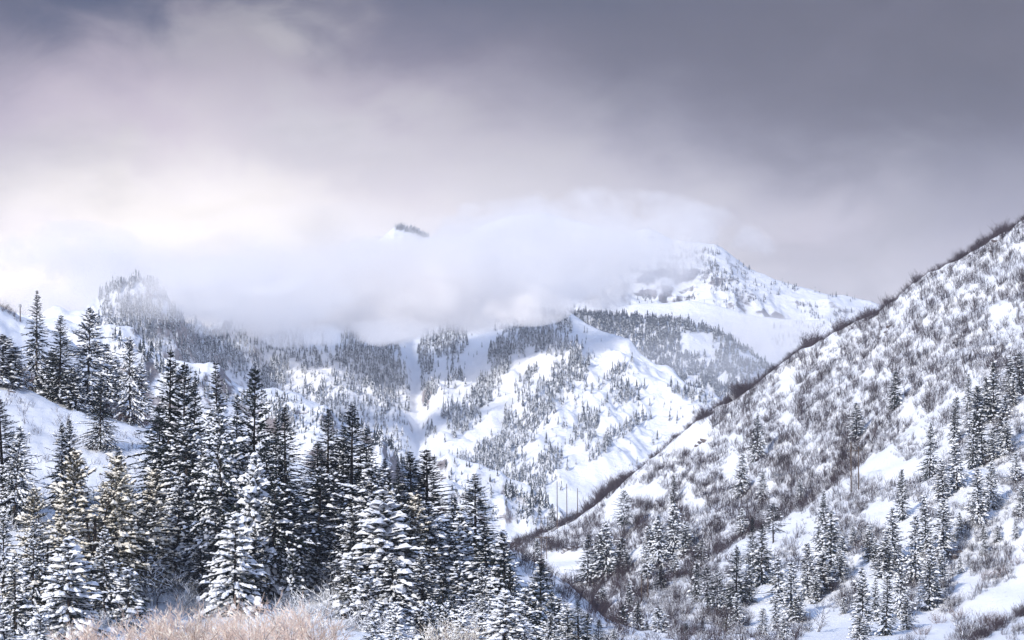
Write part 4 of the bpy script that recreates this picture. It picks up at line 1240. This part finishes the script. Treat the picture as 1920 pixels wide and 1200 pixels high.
# ------------------------------------------------------------------ forest on the foothill and the mountains
def far_tree(seed, H, R, snow, tiers=9, spokes=8):
    rng = np.random.default_rng(seed)
    v, f, mi = [], [], []
    for i in range(tiers):
        t = i / (tiers - 1)
        z = H * (0.10 + 0.84 * t)
        r = R * (1 - t) ** 0.8 + 0.25
        top = z + H * 0.14 + 0.1
        base = len(v)
        v.append((rng.normal(0, .08), rng.normal(0, .08), min(top, H)))
        a0 = rng.uniform(0, 6.28)
        for q in range(spokes * 2):
            rr = r * (rng.uniform(0.8, 1.2) if q % 2 == 0 else rng.uniform(0.35, 0.6))
            a = a0 + q * 3.14159 / spokes
            v.append((math.cos(a) * rr, math.sin(a) * rr, z - (0.05 * H * (1.2 - t) if q % 2 == 0 else 0) + rng.normal(0, .15)))
        for q in range(spokes * 2):
            f.append((base, base + 1 + q, base + 1 + (q + 1) % (spokes * 2)))
            mi.append(1 if rng.random() < snow else 0)
    base = len(v)
    for q in range(3):
        v.append((math.cos(q * 2.1) * .25, math.sin(q * 2.1) * .25, -1.0))
    v.append((0, 0, H * .3))
    f += [(base, base + 1, base + 3), (base + 1, base + 2, base + 3), (base + 2, base, base + 3)]; mi += [0, 0, 0]
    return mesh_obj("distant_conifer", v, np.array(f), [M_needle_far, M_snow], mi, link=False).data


FAR = [far_tree(401, 18, 3.0, 0.16), far_tree(402, 18, 2.5, 0.36), far_tree(403, 18, 3.4, 0.14), far_tree(404, 18, 2.8, 0.48)]
rng6 = np.random.default_rng(66)
FSRC = {}


def place_far(i, pos, rot, sx, sz, label, group):
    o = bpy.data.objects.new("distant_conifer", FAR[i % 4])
    COL.objects.link(o)
    o.location = pos; o.rotation_euler = (0, 0, rot); o.scale = (sx, sx, sz)
    tag(o, label, "conifer", group)
    FSRC.setdefault(i % 4, o)
    return o


def band(pts, r, n, keep=lambda u, v: True):
    """n photo positions scattered round a polyline"""
    out = []
    pts = np.array(pts, float)
    seg = np.linalg.norm(np.diff(pts, axis=0), axis=1) if len(pts) > 1 else np.array([0.0])
    tot = seg.sum()
    for _ in range(int(n * 1.0)):
        if tot > 0:
            q = rng6.random() * tot
            k = int(np.searchsorted(np.cumsum(seg), q)); k = min(k, len(seg) - 1)
            t = (q - (np.cumsum(seg)[k] - seg[k])) / seg[k]
            c = pts[k] + (pts[k + 1] - pts[k]) * t
        else:
            c = pts[0]
        a = rng6.uniform(0, 6.283); rr = r * math.sqrt(rng6.random()) * (1.0 + 0.38 * abs(rng6.normal()))
        u, v = c[0] + math.cos(a) * rr, c[1] + math.sin(a) * rr
        if keep(u, v):
            out.append((u, v))
    return out


def stand(terr, uvs, hpx=(14, 24), wide=1.0):
    res = []
    for (u, v) in uvs:
        if v < terr.crest(u) - 1:
            v = terr.crest(u) + rng6.uniform(0, 5)
        p = terr.locate(u, v, 0.6)
        h = (hpx[0] + (hpx[1] - hpx[0]) * rng6.random() ** 1.6) * p[1] / F
        res.append((*p, rng6.uniform(0, 6.28), h / 18.0 * rng6.uniform(.85, 1.2) * wide, h / 18.0))
    return res


nochute = lambda u, v: abs(u - 773 - (v - 620) * 0.06 - 2 * math.sin(v / 23.0)) > 10 + 2 * math.sin(v / 9.0) + (v - 620) * 0.015 + rng6.normal(0, 1.5)
main_uv = (band([(660, 650), (740, 645)], 26, 300, nochute) + band([(705, 680), (735, 735)], 30, 420, nochute) + band([(670, 660), (640, 672)], 16, 90) +
           band([(792, 640), (798, 705)], 11, 90, nochute) + band([(815, 650), (860, 640)], 22, 190, nochute) +
           band([(955, 640), (1050, 602)], 24, 430) + band([(950, 650), (925, 670)], 14, 110) + band([(1075, 645), (1045, 655), (1010, 650)], 11, 80) +
           band([(945, 675), (915, 730), (880, 775), (858, 808)], 15, 300) +
           band([(1085, 690), (1045, 725), (1010, 770), (975, 815), (930, 850), (895, 872)], 22, 620) + band([(1075, 665), (1090, 690)], 12, 80) +
           band([(1110, 785), (1092, 825)], 14, 110) + band([(1145, 742), (1190, 735)], 14, 70) + band([(1205, 780), (1150, 820), (1110, 858)], 9, 140) + band([(1260, 730), (1330, 750)], 9, 60) +
           band([(800, 742), (818, 712)], 11, 60) + band([(848, 775)], 16, 70) + band([(808, 812)], 9, 26) + band([(840, 715), (870, 705)], 8, 26) +
           band([(860, 885), (960, 880), (1030, 905)], 26, 420) + band([(1040, 862)], 14, 60) + band([(1180, 690), (1130, 720)], 9, 40) + band([(1000, 690), (990, 720)], 9, 36) + band([(960, 770), (945, 800)], 9, 36) +
           band([(500, 640), (590, 650)], 26, 170) + band([(530, 690), (500, 720)], 22, 130) + band([(590, 670), (580, 700)], 14, 50) + band([(450, 700), (540, 715)], 20, 150) +
           band([(190, 610), (250, 590), (315, 610)], 24, 330) + band([(240, 575), (290, 580)], 14, 90) + band([(330, 640), (420, 645), (470, 660)], 26, 330) + band([(350, 680), (440, 680)], 24, 220) + band([(200, 640), (300, 640)], 20, 160) +
           band([(620, 710), (690, 760), (750, 790)], 30, 240, nochute) + band([(560, 740), (660, 790)], 26, 160, nochute) +
           band([(1048, 590), (1075, 620)], 6, 30) + band([(800, 900), (700, 840)], 30, 120, nochute))
main_uv += [(u, main_mountain.crest(u) + 2 + abs(rng6.normal(0, 9))) for u in rng6.uniform(185, 345, 160)]
for _ in range(1500):
    u = rng6.uniform(190, 1340); v = rng6.uniform(600, 900)
    if nochute(u, v) and v > main_mountain.crest(u) + (16 if u > 1050 else 0) and fbm(np.array([u / 30.]), np.array([v / 30.]), 2, 91)[0] > 0.47:
        main_uv.append((u, v))
main_t = stand(main_mountain, main_uv, (7, 24))
back_keep = lambda u, v: not (1275 < u < 1335 and 625 < v < 668) and not (u > 1390 and v < 690 and abs(v - 672) < 6)
back_uv = [(rng6.uniform(1040, 1470), rng6.uniform(585, 780)) for _ in range(4600)]
back_uv = [(u, v) for u, v in back_uv if v > back_ridge.crest(u) - 2 and back_keep(u, v) and fbm(np.array([u / 26.]), np.array([v / 34.]), 3, 95)[0] > 0.36]
back_t = stand(back_ridge, back_uv, (9, 19), 1.15) + stand(back_ridge, [(u, back_ridge.crest(u) + rng6.uniform(0, 4)) for u in rng6.uniform(1060, 1500, 260)], (7, 13))
far_uv = [(rng6.uniform(1000, 1640), rng6.uniform(405, 600)) for _ in range(2200)]
far_uv = [(u, v) for u, v in far_uv if v > far_peak.crest(u) and fbm(np.array([u / 36.]), np.array([v / 18.]), 3, 97)[0] > 0.50]
far_uv += band([(742, 424), (770, 430), (802, 444)], 7, 170) + band([(1270, 480), (1400, 540)], 22, 200)
far_t = stand(far_peak, far_uv, (6, 12))
pale_t = stand(pale_ridge, [(rng6.uniform(1440, 1600), rng6.uniform(603, 650)) for _ in range(90)], (7, 12))

foot_uv = (band([(500, 760), (545, 770)], 22, 120) + band([(520, 790), (570, 800)], 22, 110) + band([(590, 775), (620, 800)], 16, 60) + band([(350, 720), (420, 740)], 18, 60) +
           band([(480, 740), (440, 750)], 12, 40) + band([(860, 930), (930, 960)], 20, 60) + band([(960, 960), (1010, 975)], 14, 60) + band([(640, 830)], 20, 40))
foot_big = (band([(706, 828), (722, 838)], 7, 10) + band([(742, 838), (772, 845)], 8, 16) + band([(768, 835)], 4, 3) + band([(945, 925), (975, 938)], 8, 14) + band([(980, 940), (1020, 950)], 8, 16) +
            band([(250, 655), (300, 690)], 10, 12) + band([(270, 672), (330, 705)], 9, 10) + [(920, 925), (225, 640), (212, 638), (216, 634), (300, 640), (285, 660), (318, 690)] + band([(640, 775), (690, 815)], 5, 10))
for _ in range(420):
    u = rng6.uniform(180, 1040); v = foothill.crest(u) + rng6.uniform(2, 130)
    if fbm(np.array([u / 25.]), np.array([v / 25.]), 2, 99)[0] > 0.46:
        foot_uv.append((u, v))
foot_t = stand(foothill, foot_uv, (6, 18))
footb_t = stand(foothill, foot_big, (20, 34), 1.1)
for i, q in enumerate(footb_t):
    uu = 960 + q[0] / q[1] * F
    place_far(i, q[:3], q[3], q[4], q[5], "small blue-grey conifer on the snowy foothill crest below the forested knob" if uu < 360 else "blue-grey conifer on the foothill edge behind the tall dark firs" if uu < 698 else
              "dark conifer in the clump behind the layered foothill cliff" if uu < 800 else "dark blue-green conifer in the clumps beyond the power pole frames", "conifers on the rocky foothill")
main_t.sort(key=lambda q: -q[5] / q[1])
for i, q in enumerate(main_t[:40]):
    place_far(i, q[:3], q[3], q[4], q[5], "hazy snow-dusted conifer on the pale main mountain face", "conifers on the main mountain")
SRC4 = [FSRC[i] for i in range(4)]
massed("mountain_forest", "hazy blue conifer forest in bands across the main mountain face", "forest", main_t[40:], [FSRC[1], FSRC[3], FSRC[0], FSRC[3]])
massed("foothill_forest", "frosted conifer woods on the shaded rocky foothill", "forest", foot_t, SRC4)
massed("ridge_forest", "blue conifer forest covering the ridge behind the main mountain", "forest", back_t, [FSRC[0], FSRC[2]])
massed("far_forest", "faint conifers fading into cloud on the far peak", "forest", far_t + pale_t, SRC4)

# ------------------------------------------------------------------ air: haze box and the clouds lying on the mountains
def haze_box():
    m, k, out = new_mat("haze_air")
    pv = k.n('ShaderNodeVolumePrincipled')
    pv.inputs['Color'].default_value = HAZE_COL
    pv.inputs['Density'].default_value = HAZE_DENS
    pv.inputs['Anisotropy'].default_value = 0.6
    k.t.links.new(pv.outputs[0], out.inputs['Volume'])
    x, y0, y1, z0, z1 = 9300, -4300, 9600, -3.0, 1135.0
    v = [(sx * x, yy, zz) for zz in (z0, z1) for yy in (y0, y1) for sx in (-1, 1)]
    f = [(0, 2, 3, 1), (4, 5, 7, 6), (0, 1, 5, 4), (2, 6, 7, 3), (0, 4, 6, 2), (1, 3, 7, 5)]
    o = mesh_obj("haze", v, f, [m])
    tag(o, 'pale bluish haze filling the valley air', 'haze', kind='stuff')
    return o


def ico(sub):
    import bmesh
    bm = bmesh.new()
    bmesh.ops.create_icosphere(bm, subdivisions=sub, radius=1.0)
    v = [tuple(q.co) for q in bm.verts]; f = [tuple(w.index for w in q.verts) for q in bm.faces]
    bm.free()
    return v, f


CLOUD_V, CLOUD_F = ico(3)


def cloud(label, u, v, Y, hu, hv, depth, dens, seed, scale, edge=0.40, thr=0.0, rough=0.58, top=0.05):
    m, k, out = new_mat("cloud_vapour")
    tc = k.n('ShaderNodeTexCoord')
    ln = k.n('ShaderNodeVectorMath', operation='LENGTH')
    k.put(ln.inputs[0], tc.outputs['Object'])
    off = k.n('ShaderNodeVectorMath', operation='ADD')
    g = k.n('ShaderNodeNewGeometry')
    k.put(off.inputs[0], g.outputs['Position']); off.inputs[1].default_value = (seed * 731.0, seed * 211.0, seed * 97.0)
    nz = k.noise(k.vmul(off.outputs[0], (1.0, 0.7, 1.25)), 1.0 / scale, 5.0, rough, 0.0)
    q = k.m('ADD', k.m('SUBTRACT', 1.0, ln.outputs[1]), k.m('MULTIPLY', k.m('SUBTRACT', nz, 0.5), 2.9))
    q = k.m('SUBTRACT', q, k.m('MULTIPLY', k.ss(ln.outputs[1], 0.75, 1.0), 0.8))
    so = k.n('ShaderNodeSeparateXYZ'); k.put(so.inputs[0], tc.outputs['Object'])
    dens = k.m('MULTIPLY', k.ss(so.outputs[2], 0.60, -0.45, top, 1.0), dens)
    d = k.m('MULTIPLY', k.ss(q, 0.1 + thr, 0.1 + thr + edge), dens)
    vs = k.n('ShaderNodeVolumePrincipled')
    vs.inputs['Color'].default_value = (0.988, 0.972, 0.958, 1)
    k.put(vs.inputs['Density'], d)
    k.t.links.new(vs.outputs[0], out.inputs['Volume'])
    o = mesh_obj("low_cloud", CLOUD_V, CLOUD_F, [m], smooth=True)
    o.location = world_at(u, v, Y)
    o.scale = (hu * Y / F, depth, hv * Y / F)
    tag(o, label, 'cloud', kind='stuff')
    return o


HAZE_COL = (0.88, 0.91, 0.98, 1)
HAZE_DENS = 5.0e-5
haze_box()
CLOUDS = [
    # label, u, v, Y, half width px, half height px, half depth m, density, seed, feature size m
    ("broad white cloud bank lying across the main mountain top", 600, 515, 4650, 620, 155, 260, 0.016, 1, 150),
    ("thin cloud trailing over the forested knob", 330, 555, 4200, 440, 85, 200, 0.008, 4, 120),
    ("puffy cloud hanging in front of the main summit", 880, 515, 4650, 250, 130, 220, 0.018, 6, 110),
    ("soft cloud between the main summit and the far peak", 1030, 495, 5700, 270, 125, 220, 0.012, 2, 120, 0.40, 0.0, 0.6, 0.30),
    ("low mist in the valley behind the blue forested ridge", 1400, 625, 5900, 360, 95, 180, 0.012, 3, 120),
    ("thin veil of cloud over the far peak", 1110, 460, 6500, 400, 130, 200, 0.0085, 5, 120, 0.50, 0.0, 0.6, 0.8),
    ("faint mist between the main mountain and the forested back ridge", 1270, 660, 5080, 300, 110, 120, 0.0030, 7, 160),
    ("cloud collar hiding all but the tip of the dark rock summit", 760, 492, 6400, 170, 68, 120, 0.016, 14, 80, 0.4, -0.15, 0.6, 0.9),
    ("small torn wisp of cloud below the cloud bank edge", 560, 628, 4250, 120, 32, 70, 0.020, 8, 55, 0.3, 0.1, 0.62, 0.6),
    ("small torn wisp of cloud beside the avalanche chute top", 735, 622, 4300, 110, 36, 70, 0.022, 9, 55, 0.3, 0.1, 0.62, 0.6),
    ("ragged cloud tatter clinging to the main ridge point", 985, 578, 4600, 110, 42, 80, 0.024, 10, 60, 0.3, 0.1, 0.62, 0.6),
    ("ragged cloud curling up from the main summit", 890, 450, 4900, 140, 60, 90, 0.012, 11, 60, 0.3, 0.05, 0.62, 0.7),
    ("ragged cloud tatter drifting over the near white hilltop", 110, 470, 4400, 210, 70, 90, 0.012, 12, 75, 0.3, 0.05, 0.62, 0.7),
    ("ragged cloud strip drifting low beside the forested knob", 420, 520, 4100, 220, 50, 80, 0.016, 13, 65, 0.3, 0.05, 0.62, 0.7),
]
for c in CLOUDS:
    cloud(*c)
